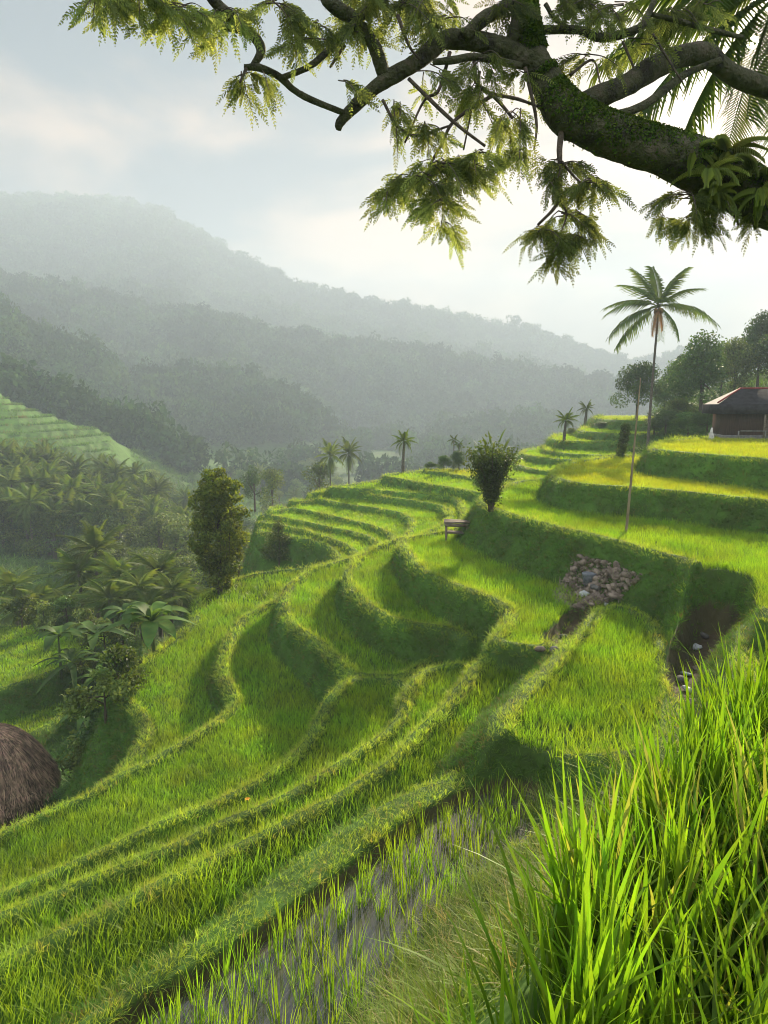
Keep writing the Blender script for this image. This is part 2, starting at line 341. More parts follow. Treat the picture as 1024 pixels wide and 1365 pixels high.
def ridge_z(x, y):
    r = np.sqrt(x*x+y*y)+.01; a = np.arctan2(x, y); out = np.full(x.shape, -1e3)
    for k, (rk, pts, s, amp, spur) in enumerate(RIDGES):
        az = []; te = []
        for p in pts:
            d = ray(*p); az.append(math.atan2(d[0], d[1])); te.append(d[2]/math.hypot(d[0], d[1]))
        t = np.interp(a, az, te); rr = rk*(1+.07*vnoise(a*5+k*3, a*0+k, k))
        z = rr*t
        z = z-(11, 4, 9, 8, 6)[k]
        dr = r-rr
        sp = fbm(x/spur+9*k, y/spur, 4, 20+k)
        front = z+amp*.12*sp-s*np.maximum(-dr, 0)*(1+.35*sp)-amp*1.3*np.abs(sp)*np.clip(-dr/spur, 0, 1)
        back = z-.5*np.maximum(dr, 0)
        out = np.maximum(out, np.where(dr < 0, front, back))
    return out
def terrain(x, y):
    n1 = fbm(x/9, y/9, 4, 3)
    r = np.hypot(x, y)
    h = base_z(x, y)+n1*np.clip(r/60, .15, 2.5)*.8
    a = np.arctan2(x, y)
    # stepped paddies on the low slopes to the left
    pxx = 512+F*np.tan(np.clip(a, -1.2, 1.2))
    def steps(h, mask, st, sharp=5.0):
        q = (h+fbm(x/25, y/25, 2, 5)*st*.5)/st; f = q-np.floor(q); g = np.floor(q)+1/(1+np.exp(-(f-.5)*2*sharp*2)); 
        return h*(1-mask)+g*st*mask
    sm = lambda v, a0, a1: np.clip((v-a0)/(a1-a0), 0, 1)
    mk = sm(160-pxx, 0, 25)*sm(r, 128, 140)*sm(260-r, 0, 15)
    h = steps(h, mk, 1.5)
    mk = sm(200-pxx, 0, 30)*sm(r, 50, 55)*sm(90-r, 0, 6)
    h = steps(h, mk, .9)
    h = np.maximum(h, np.where(r > 200, ridge_z(x, y), -1e3))
    own = np.full(x.shape, -1, np.int32); edge = np.full(x.shape, 9.0)
    wob = fbm(x*.55, y*.55, 3, 40)*.09+fbm(x*2.2, y*2.2, 2, 44)*.04
    for k, f in enumerate(LV):
        P = f['P']; mg = 6.0
        m = (x > P[:, 0].min()-mg) & (x < P[:, 0].max()+mg) & (y > P[:, 1].min()-mg) & (y < P[:, 1].max()+mg)
        if not m.any(): continue
        xs, ys = x[m], y[m]; sd_ = poly_sd(P, xs, ys)+wob[m]*np.clip(r[m]/14, .25, 1.2)*(.6 if f['name'] in ('path_ridge',) else 1)
        zz = (f['z']+f['gy']*(ys/S-f['yr']))*S
        tn = math.tan(R(min(76, f['slope']+(6 if f['op'] == 'raise' and f['crop'] else 0)))); dout = np.maximum(-sd_, 0); din = np.maximum(sd_, 0)
        bw = .24
        if f['op'] == 'raise':
            bumps = fbm(xs*1.7, ys*1.7, 3, 50)*.15*np.clip(dout/.5, 0, 1)
            v = zz-tn*(np.sqrt(dout**2+.01)-.1)+bumps
            if f['bund']:
                drop = .15*np.clip((din-bw)/.07, 0, 1); v = v-drop+.05*np.exp(-((din-.15)/.16)**2)*(din > 0)
            hm = h[m]; up = v > hm; hm = np.where(up, v, hm); h[m] = hm
            om = own[m]; om = np.where(up & (din > bw+.04) & f['crop'], k, np.where(up, -6 if f['name'] == 'side_bank' else np.where((sd_ > -.12) & (f['crop'] | (f['name'] == 'pond_bank')), -4, -2), om)); own[m] = om
            em = edge[m]; em = np.where(up & (sd_ < bw+.1), -sd_, em); edge[m] = em
        else:
            v = zz+tn*(np.sqrt(dout**2+.01)-.1)+.05*fbm(xs*3, ys*3, 3, 60)
            hm = h[m]; dn = v < hm; hm = np.where(dn, v, hm); h[m] = hm
            om = own[m]; om = np.where(dn, np.where(din > 0, -10-k, np.where(dout < (.14 if f['name'] == 'pond' else .3), -3, -2)), om); own[m] = om
    # the near bank the tall rice grows on
    P = FGP; m = (r < 14)
    xs, ys = x[m], y[m]; s_ = poly_sd(P, xs, ys)+wob[m]*.6
    v = -2.35+.03*ys-np.maximum(-s_, 0)*1.5+.10*fbm(xs*2, ys*2, 3, 70); v = np.maximum(v, -9)
    hm = h[m]; up = v > hm; h[m] = np.where(up, v, hm); om = own[m]; own[m] = np.where(up, np.where(s_ > .05, -5, -6), om)
    return h, own
FGP = np.array([px_plane(px, py, -2.2/S) for px, py in [(605,1500),(655,1400),(700,1305),(755,1215),(820,1130),(900,1045),(1024,955)]]+[(6.5, 5.0), (8, 2), (5, -4), (-3, -4), (-1.2, -1), (-.2, 1.2)])

AZD = np.linspace(R(-42), R(42), 860); AZC = np.linspace(R(42), R(318), 56)[1:-1]
AZ = np.concatenate([AZD, AZC]); 
RR = np.concatenate([np.exp(np.arange(math.log(1.1), math.log(110), .0048)), np.exp(np.arange(math.log(110.5), math.log(1500), .011))])
A2, R2 = np.meshgrid(AZ, RR, indexing='ij'); GX = R2*np.sin(A2); GY = R2*np.cos(A2)
GH, GO = terrain(GX, GY)
NA, NR = GH.shape
def sample(x, y):
    x = np.asarray(x, float); y = np.asarray(y, float)
    a = np.arctan2(x, y); r = np.clip(np.hypot(x, y), RR[0], RR[-1]*.999)
    fa = np.clip((a-AZD[0])/(AZD[1]-AZD[0]), 0, len(AZD)-1.001); ia = fa.astype(int); ta = fa-ia
    ir = np.clip(np.searchsorted(RR, r)-1, 0, NR-2); tr = (r-RR[ir])/(RR[ir+1]-RR[ir])
    h = (GH[ia, ir]*(1-ta)+GH[ia+1, ir]*ta)*(1-tr)+(GH[ia, ir+1]*(1-ta)+GH[ia+1, ir+1]*ta)*tr
    o = GO[np.round(fa).astype(int), np.where(tr > .5, ir+1, ir)]
    return h, o
def slope_at(x, y, e=.12):
    h0 = sample(x, y)[0]; return (sample(x+e, y)[0]-h0)/e, (sample(x, y+e)[0]-h0)/e
def hit(px, py, tmin=1.2, tmax=3000):
    d = ray(px, py); t = np.exp(np.linspace(math.log(tmin), math.log(tmax), 6000)); X = d[0]*t; Y = d[1]*t; Z = d[2]*t
    h, _ = sample(X, Y); b = np.nonzero(Z < h)[0]; i = b[0] if len(b) else len(t)-1
    return np.array([X[i], Y[i], h[i]])
def at(px, Y):
    X = (px-512)/F*Y; X = X*1.0; return np.array([X, Y, float(sample(np.array([X]), np.array([Y]))[0][0])])
def at_py(px, py, Y):
    d = ray(px, py); return d*(Y/d[1])
def proj(x, y, z):
    cy_ = y*math.cos(PITCH)-z*math.sin(PITCH); cz = y*math.sin(PITCH)+z*math.cos(PITCH); return 512+F*x/cy_, 682.5-F*cz/cy_
def mpp(Y): return Y/F   # metres per photo pixel at depth Y

# the ground sheet
def make_ground():
    V = np.stack([GX, GY, GH], -1).reshape(-1, 3); V = np.vstack([V, [[0, 0, -2.6]]])
    ii = np.arange(NA); jj = np.arange(NR-1); I, J = np.meshgrid(ii, jj, indexing='ij'); I2 = (I+1) % NA
    Q = np.stack([I*NR+J, I*NR+J+1, I2*NR+J+1, I2*NR+J], -1).reshape(-1, 4)
    T = np.stack([np.full(NA, NA*NR), ii*NR, ((ii+1) % NA)*NR], -1)
    mud = np.zeros(GO.shape, np.float32); names = [f['name'] for f in LV]
    for nm in ('gully', 'ditch', 'pond'): mud[GO == -10-names.index(nm)] = 1
    mud[GO == -3] = .85
    mud = np.append(mud.ravel(), 0)
    me = np_mesh('ground', V, Q, T, True, {'mud': ('FLOAT', mud)})
    m, nt, N, L = new_mat('ground_soil_and_turf')
    out = N('ShaderNodeOutputMaterial'); pb = N('ShaderNodeBsdfPrincipled'); L(pb.outputs[0], out.inputs['Surface']); pb.inputs['Roughness'].default_value = .9
    pb.inputs['Specular IOR Level'].default_value = .2
    geo = N('ShaderNodeNewGeometry')
    n1 = N('ShaderNodeTexNoise'); n1.inputs['Scale'].default_value = .9; n1.inputs['Detail'].default_value = 10; n1.inputs['Roughness'].default_value = .7; L(geo.outputs['Position'], n1.inputs['Vector'])
    n2 = N('ShaderNodeTexNoise'); n2.inputs['Scale'].default_value = .02; n2.inputs['Detail'].default_value = 9; n2.inputs['Roughness'].default_value = .65; L(geo.outputs['Position'], n2.inputs['Vector'])
    c1 = N('ShaderNodeValToRGB'); c1.color_ramp.elements[0].position = .35; c1.color_ramp.elements[1].position = .62
    c1.color_ramp.elements[0].color = (.045, .070, .014, 1); c1.color_ramp.elements[1].color = (.075, .15, .022, 1); L(n1.outputs['Fac'], c1.inputs[0])
    c2 = N('ShaderNodeValToRGB'); c2.color_ramp.elements[0].position = .42; c2.color_ramp.elements[1].position = .6
    c2.color_ramp.elements[0].color = (.7, .75, .7, 1); c2.color_ramp.elements[1].color = (1.3, 1.5, 1.0, 1); L(n2.outputs['Fac'], c2.inputs[0])
    mu = N('ShaderNodeMix'); mu.data_type = 'RGBA'; mu.blend_type = 'MULTIPLY'; mu.inputs['Factor'].default_value = 1; L(c1.outputs[0], mu.inputs['A']); L(c2.outputs[0], mu.inputs['B'])
    cm = N('ShaderNodeValToRGB'); cm.color_ramp.elements[0].position = .3; cm.color_ramp.elements[1].position = .7
    cm.color_ramp.elements[0].color = (.030, .022, .012, 1); cm.color_ramp.elements[1].color = (.10, .072, .040, 1); L(n1.outputs['Fac'], cm.inputs[0])
    at_ = N('ShaderNodeAttribute'); at_.attribute_name = 'mud'
    mm = N('ShaderNodeMix'); mm.data_type = 'RGBA'; L(at_.outputs['Fac'], mm.inputs['Factor']); L(mu.outputs['Result'], mm.inputs['A']); L(cm.outputs[0], mm.inputs['B']); L(mm.outputs['Result'], pb.inputs['Base Color'])
    nb = N('ShaderNodeTexNoise'); nb.inputs['Scale'].default_value = 9; nb.inputs['Detail'].default_value = 8; L(geo.outputs['Position'], nb.inputs['Vector'])
    bp = N('ShaderNodeBump'); bp.inputs['Strength'].default_value = .7; bp.inputs['Distance'].default_value = .04; L(nb.outputs['Fac'], bp.inputs['Height']); L(bp.outputs[0], pb.inputs['Normal'])
    o = obj('ground', me, m); tag(o, kind='structure'); return o
make_ground()

# ------------------------------------------------------------------ scattering stuff
def blade_np(base, ang, length, width, lean, curve, seg=4, fold=0.0):
    """one grass blade as a tapered strip"""
    t = np.linspace(0, 1, seg+1); dirx, diry = math.cos(ang), math.sin(ang)
    out = lean*t+curve*t*t; up = t*(1-.35*curve*t*t); L_ = np.sqrt(1+lean*lean)
    cx = base[0]+dirx*out*length; cy_ = base[1]+diry*out*length; cz = base[2]+up*length/L_
    w = width*np.where(t < .35, .55+t*1.3, 1.0)*(1-np.clip((t-.35)/.65, 0, 1)**1.6); w[-1] = width*.03
    tw = ang+math.pi/2+fold*t
    sx = np.cos(tw)*w/2; sy = np.sin(tw)*w/2
    V = np.empty(((seg+1)*2, 3)); V[0::2] = np.stack([cx-sx, cy_-sy, cz], -1); V[1::2] = np.stack([cx+sx, cy_+sy, cz], -1)
    Q = [[2*i, 2*i+1, 2*i+3, 2*i+2] for i in range(seg)]
    return V, Q, np.repeat(t, 2)
def clump(n, rad, h, w, lean=(.05, .3), curve=(.05, .5), seg=4, hv=.3):
    mb = MB()
    for _ in range(n):
        r = rad*math.sqrt(random.random()); th = random.random()*6.283
        V, Q, A = blade_np((r*math.cos(th), r*math.sin(th), -.02), th+random.uniform(-1.2, 1.2), h*random.uniform(1-hv, 1+hv*.5), w*random.uniform(.7, 1.2), random.uniform(*lean), random.uniform(*curve), seg, random.uniform(-.8, .8))
        mb.add(V, Q, a=A)
    return mb.data()
def scatter(name, variants, pts, rot, scl, idx, mat, label, cat, extra_kind='stuff', group=None):
    pts = np.asarray(pts, float)
    Vs = [pts]; Qs = []; Ts = []; n = len(pts); tip = [np.zeros(n)]; vid = [np.full(n, -1)]; 
    for k, (V, Q, T, A) in enumerate(variants):
        Vs.append(V); 
        if Q is not None: Qs.append(Q+n)
        if T is not None: Ts.append(T+n)
        tip.append(A); vid.append(np.full(len(V), k)); n += len(V)
    V = np.concatenate(Vs); m = len(V)-len(pts)
    rot = np.vstack([rot, np.zeros((m, 3))]); scl = np.vstack([scl, np.ones((m, 3))]); idx = np.append(idx, np.zeros(m))
    me = np_mesh(name, V, np.concatenate(Qs) if Qs else None, np.concatenate(Ts) if Ts else None, False,
        {'tip': ('FLOAT', np.concatenate(tip)), 'vid': ('INT', np.concatenate(vid)), 'rot': ('FLOAT_VECTOR', rot), 'scl': ('FLOAT_VECTOR', scl), 'idx': ('INT', idx)})
    o = obj(name, me, mat); tag(o, label, cat, group, extra_kind)
    g = bpy.data.node_groups.get('plant_out')
    if g is None:
        g = bpy.data.node_groups.new('plant_out', 'GeometryNodeTree')
        g.interface.new_socket('Geometry', in_out='INPUT', socket_type='NodeSocketGeometry'); g.interface.new_socket('Geometry', in_out='OUTPUT', socket_type='NodeSocketGeometry')
        N = g.nodes.new; L = g.links.new; gi = N('NodeGroupInput'); go = N('NodeGroupOutput')
        def na(nm, ty):
            n_ = N('GeometryNodeInputNamedAttribute'); n_.data_type = ty; n_.inputs['Name'].default_value = nm
            return [s for s in n_.outputs if s.enabled and s.name == 'Attribute'][0]
        av = na('vid', 'INT'); cmp_ = N('FunctionNodeCompare'); cmp_.data_type = 'INT'; cmp_.operation = 'LESS_THAN'
        ci = [s for s in cmp_.inputs if s.enabled]; L(av, ci[0]); ci[1].default_value = 0
        sg = N('GeometryNodeSeparateGeometry'); sg.domain = 'POINT'; L(gi.outputs[0], sg.inputs[0]); L(cmp_.outputs[0], sg.inputs['Selection'])
        sp = N('GeometryNodeSplitToInstances'); sp.domain = 'POINT'; L(sg.outputs['Inverted'], sp.inputs[0]); L(av, sp.inputs['Group ID'])
        ip = N('GeometryNodeInstanceOnPoints'); L(sg.outputs['Selection'], ip.inputs['Points']); L(sp.outputs['Instances'], ip.inputs['Instance'])
        ip.inputs['Pick Instance'].default_value = True; L(na('idx', 'INT'), ip.inputs['Instance Index']); L(na('rot', 'FLOAT_VECTOR'), ip.inputs['Rotation']); L(na('scl', 'FLOAT_VECTOR'), ip.inputs['Scale'])
        L(ip.outputs[0], go.inputs[0])
    md = o.modifiers.new('plant', 'NODES'); md.node_group = g
    return o
def jgrid(x0, x1, y0, y1, sp):
    X, Y = np.meshgrid(np.arange(x0, x1, sp), np.arange(y0, y1, sp)); X = X.ravel(); Y = Y.ravel()
    return X+rng.uniform(-.48, .48, len(X))*sp, Y+rng.uniform(-.48, .48, len(Y))*sp
def in_view(x, y, mar=.12):
    return (np.abs(x/np.maximum(y, .01)) < .54+mar) & (y > .6)

M_rice = leaf_mat('rice_leaf', (.10, .205, .010), (.28, .45, .024), trans=.55, tmul=(1.45, 1.35, .6), var=.22, scale=.45, rough=.45)
M_ricey = leaf_mat('ripening_rice_leaf', (.17, .25, .010), (.42, .48, .028), trans=.5, var=.18, scale=.4, rough=.5)
M_bank = leaf_mat('bank_grass_blade', (.045, .105, .013), (.10, .21, .030), trans=.38, var=.38, scale=.8, rough=.7, spec=.15, dry=(.15, .13, .045), dryf=.13)
M_rim = leaf_mat('ridge_grass_blade', (.17, .27, .025), (.40, .52, .075), trans=.55, var=.25, scale=.9, rough=.6, dry=(.30, .29, .09), dryf=.07)
M_tall = leaf_mat('tall_rice_leaf', (.03, .085, .005), (.20, .33, .016), trans=.55, var=.3, scale=2.0, rough=.45, spec=.3, dry=(.34, .33, .07), dryf=.04, tmul=(1.25, 1.35, .6))  # base darkened so the colour carries the shade between blades
M_dry = leaf_mat('wispy_grass_blade', (.07, .13, .018), (.22, .31, .05), trans=.45, var=.35, scale=2.0, rough=.6, dry=(.36, .31, .14), dryf=.12)

RICE_V = [clump(11, .085, .42, .0135) for _ in range(5)]
RICE_F = [clump(11, .15, .36, .026, seg=3) for _ in range(4)]
RICE_FF = [clump(12, .35, .36, .045, seg=2) for _ in range(3)]
FIELD_LABEL = {
 'low_a': 'bright green rice field low on the left below the palms', 'low_b': 'darker green rice field directly behind the thatched roof',
 't5': 'broad light green rice field with the leafy column tree at its far edge', 't4': 'wide curved rice field between the ravine and the tall middle banks',
 't3': 'wedge shaped rice field below the dark notch in the middle banks', 't2': 'narrow rice strip just below the brightest grassy ridge',
 't1': 'long rice field running down beside the muddy pond bank', 't6': 'tongue shaped rice field on the lowest of the steep stacked banks',
 't7': 'narrow sunlit rice strip held between two steep stacked banks', 't8': 'rice field in front of the rubble heap',
 't9': 'bright central rice field bounded by the litter gully', 't10': 'yellow green rice field behind the leaning bamboo pole',
 't11': 'golden rice terrace above the tall dark green bank', 't12': 'yellow rice terrace in front of the brown house',
 'h8': 'lowest rice step of the far hollow, beside the pale small tree', 'h7': 'second lowest rice step of the far hollow', 'h6': 'third rice step up in the far hollow',
 'h5': 'fourth rice step up in the far hollow', 'h4': 'fifth rice step up in the far hollow', 'h3': 'sixth rice step up in the far hollow, just below the bench field',
 'h2': 'sunlit rice field behind the wooden bench', 'h1': 'rice step behind the upright bush', 'h0': 'topmost thin rice step under the far bushes',
 'f1': 'lowest pale rice step of the distant right hillside', 'f1b': 'second pale rice step of the distant right hillside', 'f2': 'third rice step of the distant right hillside',
 'f3': 'fourth rice step of the distant right hillside', 'f4': 'fifth rice step of the distant right hillside', 'f5': 'sixth rice step of the distant right hillside, below the leaning palm', 'f6': 'highest rice step of the distant right hillside'}
YELLOW = {'t11', 't12', 'h0'}
for k, f in enumerate(LV):
    if not f['crop']: continue
    P = f['P']; ymid = P[:, 1].min()*.5+P[:, 1].mean()*.5
    pts = []
    for (y0, y1, sp, vs) in ((0, 11, .125, 'n'), (11, 18, .095, 'n'), (18, 28, .115, 'n'), (28, 50, .19, 'f'), (50, 120, .38, 'ff')):
        a0 = max(P[:, 1].min(), y0); a1 = min(P[:, 1].max(), y1)
        if a1 <= a0: continue
        x, y = jgrid(P[:, 0].min(), P[:, 0].max(), a0, a1, sp); m = in_view(x, y); x, y = x[m], y[m]
        h, o = sample(x, y); m = o == k
        pts.append((x[m], y[m], h[m], {'n': 0, 'f': 1, 'ff': 2}[vs]))
    X = np.concatenate([p[0] for p in pts]); Y = np.concatenate([p[1] for p in pts]); Z = np.concatenate([p[2] for p in pts]); K = np.concatenate([np.full(len(p[0]), p[3]) for p in pts])
    n = len(X)
    if n == 0: print('EMPTY FIELD', f['name']); continue
    idx = np.where(K == 0, rng.integers(0, 5, n), np.where(K == 1, 5+rng.integers(0, 4, n), 9+rng.integers(0, 3, n)))
    rot = np.stack([rng.normal(0, .08, n), rng.normal(0, .08, n), rng.uniform(0, 6.28, n)], -1)
    s = rng.uniform(.85, 1.15, n)*(1+.22*fbm(X*.5, Y*.5, 3, 90))*np.interp(Y, [7.5, 12, 26, 28, 60], [.92, .60, .62, .72, .8]); scl = np.stack([s, s, s*rng.uniform(.9, 1.1, n)], -1)
    scatter('rice_crop', RICE_V+RICE_F+RICE_FF, np.stack([X, Y, Z], -1), rot, scl, idx, M_ricey if f['name'] in YELLOW else M_rice, FIELD_LABEL[f['name']], 'rice field', group='rice crops on the terraces')

# grass on banks and ridges
def bank_pts():
    out = []
    for (y0, y1, sp) in ((3.5, 14, .085), (14, 22, .10), (22, 32, .14), (32, 60, .22), (60, 95, .4)):
        x, y = jgrid(-.68*y1, .68*y1, y0, y1, sp); m = in_view(x, y); x, y = x[m], y[m]; h, o = sample(x, y); m = (o == -2) | (o == -4) | ((o == -3) & (rng.random(len(x)) < .3))
        x, y, h, o = x[m], y[m], h[m], o[m]; gx, gy = slope_at(x, y); out.append((x, y, h, gx, gy, np.full(len(x), sp), o))
        # steep faces need more tufts per plan area
        st = np.hypot(gx, gy); mm = st > .9
        for _ in range(2):
            x2 = x[mm]+rng.uniform(-.5, .5, mm.sum())*sp; y2 = y[mm]+rng.uniform(-.5, .5, mm.sum())*sp; h2, o2 = sample(x2, y2); m2 = (o2 == -2) | (o2 == -4); g2 = slope_at(x2[m2], y2[m2])
            out.append((x2[m2], y2[m2], h2[m2], g2[0], g2[1], np.full(m2.sum(), sp), o2[m2]))
    return [np.concatenate([o[i] for o in out]) for i in range(7)]
bx, by, bz, bgx, bgy, bsp, bo = bank_pts()
st = np.hypot(bgx, bgy); steep = (st > .45) & (bo != -4)
GR_V = [clump(13, .075, .13, .008, lean=(.1, .8), curve=(.2, .9), seg=3, hv=.5) for _ in range(5)]
def put_grass(name, m, mat, label, k, tall):
    n = m.sum(); s = (bsp[m]/.10)**.8*rng.uniform(.7, 1.35, n)*k*(1+.5*fbm(bx[m]*.8, by[m]*.8, 3, 95))
    s = np.clip(s, .35, 5)
    tx = np.arctan(bgy[m])*.55; ty = -np.arctan(bgx[m])*.55
    rot = np.stack([tx+rng.normal(0, .2, n), ty+rng.normal(0, .2, n), rng.uniform(0, 6.28, n)], -1)
    return scatter(name, GR_V, np.stack([bx[m], by[m], bz[m]], -1), rot, np.stack([s, s, s*tall], -1), rng.integers(0, 5, n), mat, label, 'grass')
print('bank tufts', steep.sum(), (~steep).sum())
put_grass('bank_grass', steep, M_bank, 'dark green wild grass covering the steep terrace banks', .85, 1.0)
put_grass('ridge_grass', ~steep, M_rim, 'pale green and straw grass along the terrace ridges', .8, 1.15)

# wild ground cover elsewhere (ravine, hillside, low slopes)
M_scrub = leaf_mat('scrub_leaf', (.035, .085, .012), (.09, .18, .028), trans=.4, var=.4, scale=.25, rough=.6)
x, y = [], []
for (y0, y1, sp) in ((4, 14, .2), (14, 30, .24), (30, 60, .42), (60, 130, .8), (130, 260, 1.5)):
    a, b = jgrid(-.7*y1, .7*y1, y0, y1, sp); m = in_view(a, b); a, b = a[m], b[m]; h, o = sample(a, b); m = (o == -1) & ~((a < -.355*b) & (np.hypot(a, b) > 132) & (np.hypot(a, b) < 235))
    x.append(np.stack([a[m], b[m], h[m], np.full(m.sum(), sp)], -1))
g = np.concatenate(x); n = len(g); s = g[:, 3]/.2*rng.uniform(.6, 1.3, n)*(1+.6*fbm(g[:, 0]*.3, g[:, 1]*.3, 3, 97))
s = np.clip(s, .3, 9)
SC_V = [clump(14, .15, .22, .02, lean=(.2, .9), curve=(.2, .9), seg=3, hv=.5) for _ in range(4)]
scatter('ground_cover', SC_V, g[:, :3], np.stack([rng.normal(0, .2, n), rng.normal(0, .2, n), rng.uniform(0, 6.28, n)], -1), np.stack([s, s, s*.75], -1), rng.integers(0, 4, n), M_scrub, 'wild green ground cover on the slopes around the terraces', 'ground cover')

x, y = jgrid(-170, -40, 110, 235, 1.0); m = (x < -.355*y) & (np.hypot(x, y) > 132) & (np.hypot(x, y) < 235) & in_view(x, y); x, y = x[m], y[m]; h, o = sample(x, y); gx, gy = slope_at(x, y, .7); q = np.hypot(gx, gy) < .45; x, y, h = x[q], y[q], h[q]; n = len(x); s = rng.uniform(1.5, 2.3, n)
scatter('hillside_rice', RICE_FF, np.stack([x, y, h], -1), np.stack([rng.normal(0, .1, n), rng.normal(0, .1, n), rng.uniform(0, 6.28, n)], -1), np.stack([s*1.3, s*1.3, s], -1), rng.integers(0, 3, n), M_bank, 'stepped rice fields on the grassy hill at the far left', 'rice field', group='rice crops on the terraces')
# tall rice close to the camera
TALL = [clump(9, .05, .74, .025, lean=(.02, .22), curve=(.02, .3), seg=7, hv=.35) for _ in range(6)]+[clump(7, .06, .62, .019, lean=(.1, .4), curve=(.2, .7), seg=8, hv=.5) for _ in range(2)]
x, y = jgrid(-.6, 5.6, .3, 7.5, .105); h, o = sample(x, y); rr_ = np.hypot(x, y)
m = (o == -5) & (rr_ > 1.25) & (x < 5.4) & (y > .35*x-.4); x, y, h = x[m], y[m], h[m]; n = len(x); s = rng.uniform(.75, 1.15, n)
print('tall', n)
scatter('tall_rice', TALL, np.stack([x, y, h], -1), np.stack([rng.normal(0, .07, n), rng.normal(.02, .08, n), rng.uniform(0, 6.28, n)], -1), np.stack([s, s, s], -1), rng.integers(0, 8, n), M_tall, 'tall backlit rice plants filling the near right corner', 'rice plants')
# wispy grass on the bank between tall rice and pond
WISP = [clump(15, .09, .27, .0065, lean=(.1, .6), curve=(.2, .9), seg=6, hv=.5) for _ in range(6)]
x, y = jgrid(-3, 7, 1.6, 10, .085); h, o = sample(x, y); m = (o == -6) & in_view(x, y, .3) & (np.hypot(x, y) > 2.6); x, y, h = x[m], y[m], h[m]; n = len(x); s = rng.uniform(.6, 1.2, n)
scatter('wispy_grass', WISP, np.stack([x, y, h], -1), np.stack([rng.normal(0, .25, n), rng.normal(0, .25, n), rng.uniform(0, 6.28, n)], -1), np.stack([s, s, s*.9], -1), rng.integers(0, 6, n), M_dry, 'wispy pale grass on the bank beside the muddy pond', 'grass')

# ------------------------------------------------------------------ pond water and seedlings
def make_pond():
    P = [f for f in LV if f['name'] == 'pond'][0]['P']; c = P.mean(0); P2 = c+(P-c)*1.10; z = -3.24*S+.07
    V = [(p[0], p[1], z) for p in P2]+[(c[0], c[1], z)]; n = len(P2); T = [[n, i, (i+1) % n] for i in range(n)]
    me = np_mesh('water', V, None, T)
    m, nt, N, L = new_mat('muddy_water'); out = N('ShaderNodeOutputMaterial'); pb = N('ShaderNodeBsdfPrincipled'); L(pb.outputs[0], out.inputs['Surface'])
    geo = N('ShaderNodeNewGeometry'); no = N('ShaderNodeTexNoise'); no.inputs['Scale'].default_value = 2.2; no.inputs['Detail'].default_value = 8; L(geo.outputs['Position'], no.inputs['Vector'])
    cr = N('ShaderNodeValToRGB'); cr.color_ramp.elements[0].position = .35; cr.color_ramp.elements[1].position = .65; cr.color_ramp.elements[0].color = (.045, .042, .034, 1); cr.color_ramp.elements[1].color = (.085, .078, .062, 1)
    L(no.outputs['Fac'], cr.inputs[0]); L(cr.outputs[0], pb.inputs['Base Color']); pb.inputs['Roughness'].default_value = .03; pb.inputs['IOR'].default_value = 2.0; pb.inputs['Specular IOR Level'].default_value = .5
    
    nb = N('ShaderNodeTexNoise'); nb.inputs['Scale'].default_value = 7; nb.inputs['Detail'].default_value = 3; L(geo.outputs['Position'], nb.inputs['Vector'])
    bp = N('ShaderNodeBump'); bp.inputs['Strength'].default_value = .15; bp.inputs['Distance'].default_value = .006; L(nb.outputs['Fac'], bp.inputs['Height']); L(bp.outputs[0], pb.inputs['Normal'])
    o = obj('water', me, m); tag(o, kind='structure'); return P, z
PP, WZ = make_pond()
SEED = []
for k in range(5):
    V, Q, T, A = clump(18, .05, .52, .011, lean=(.02, .22), curve=(.0, .25), seg=5, hv=.35); SEED.append(np_mesh('rice_seedling', V, Q, T, False, {'tip': ('FLOAT', A)})); SEED[-1].materials.append(M_rice)
# rows run up the pond
sx, sy = [], []
c0 = np.array(px_plane(330, 1365, -3.24)); c1 = np.array(px_plane(700, 1080, -3.24)); dv = (c1-c0)/np.linalg.norm(c1-c0); pv = np.array([dv[1], -dv[0]])
for i in range(-22, 75):
    for j in range(-22, 25):
        p = c0+dv*i*.20+pv*j*.24+rng.uniform(-.05, .05, 2); sx.append(p[0]); sy.append(p[1])
sx = np.array(sx); sy = np.array(sy); sdp = poly_sd(PP, sx, sy); m = (sdp > .0) & in_view(sx, sy, .02) & (rng.random(len(sx)) > .14)
sx, sy = sx[m], sy[m]; print('seedlings', len(sx)); order = np.argsort(sy)[:290]
for i in order:
    o = obj('rice_seedling', SEED[int(rng.integers(0, 5))], None, None, (sx[i], sy[i], WZ-.05)); o.rotation_euler = (rng.normal(0, .06), rng.normal(0, .06), rng.uniform(0, 6.28)); s_ = rng.uniform(.7, 1.1); o.scale = (s_, s_, s_)
    tag(o, 'thin rice seedling tuft standing in the muddy pond water', 'rice seedling', 'rice seedlings in the muddy pond')

# ------------------------------------------------------------------ trees
M_bark = rough_mat('bark', (.035, .025, .017), (.11, .085, .06), scale=9, bump=.9, stretch=(1, 1, .25))
M_palmbark = rough_mat('palm_bark', (.05, .04, .03), (.15, .125, .10), scale=7, bump=.8, stretch=(1, 1, 3))
M_leafA = leaf_mat('broad_leaf', (.032, .075, .016), (.075, .14, .030), trans=.35, var=.35, scale=.5, rough=.55)
M_leafB = leaf_mat('bright_leaf', (.045, .085, .012), (.12, .18, .030), trans=.45, var=.3, scale=.6, rough=.55)  # brighter, yellower green used on some trees and bushes
M_leafC = leaf_mat('dull_leaf', (.06, .10, .020), (.16, .22, .050), trans=.35, var=.35, scale=.8, rough=.6)
M_palm = leaf_mat('palm_leaflet', (.045, .085, .016), (.11, .17, .030), trans=.4, var=.25, scale=.6, rough=.65, spec=.15)
M_palmdry = leaf_mat('dry_palm_leaflet', (.16, .085, .030), (.30, .17, .060), trans=.35, var=.3, scale=.8, rough=.7)
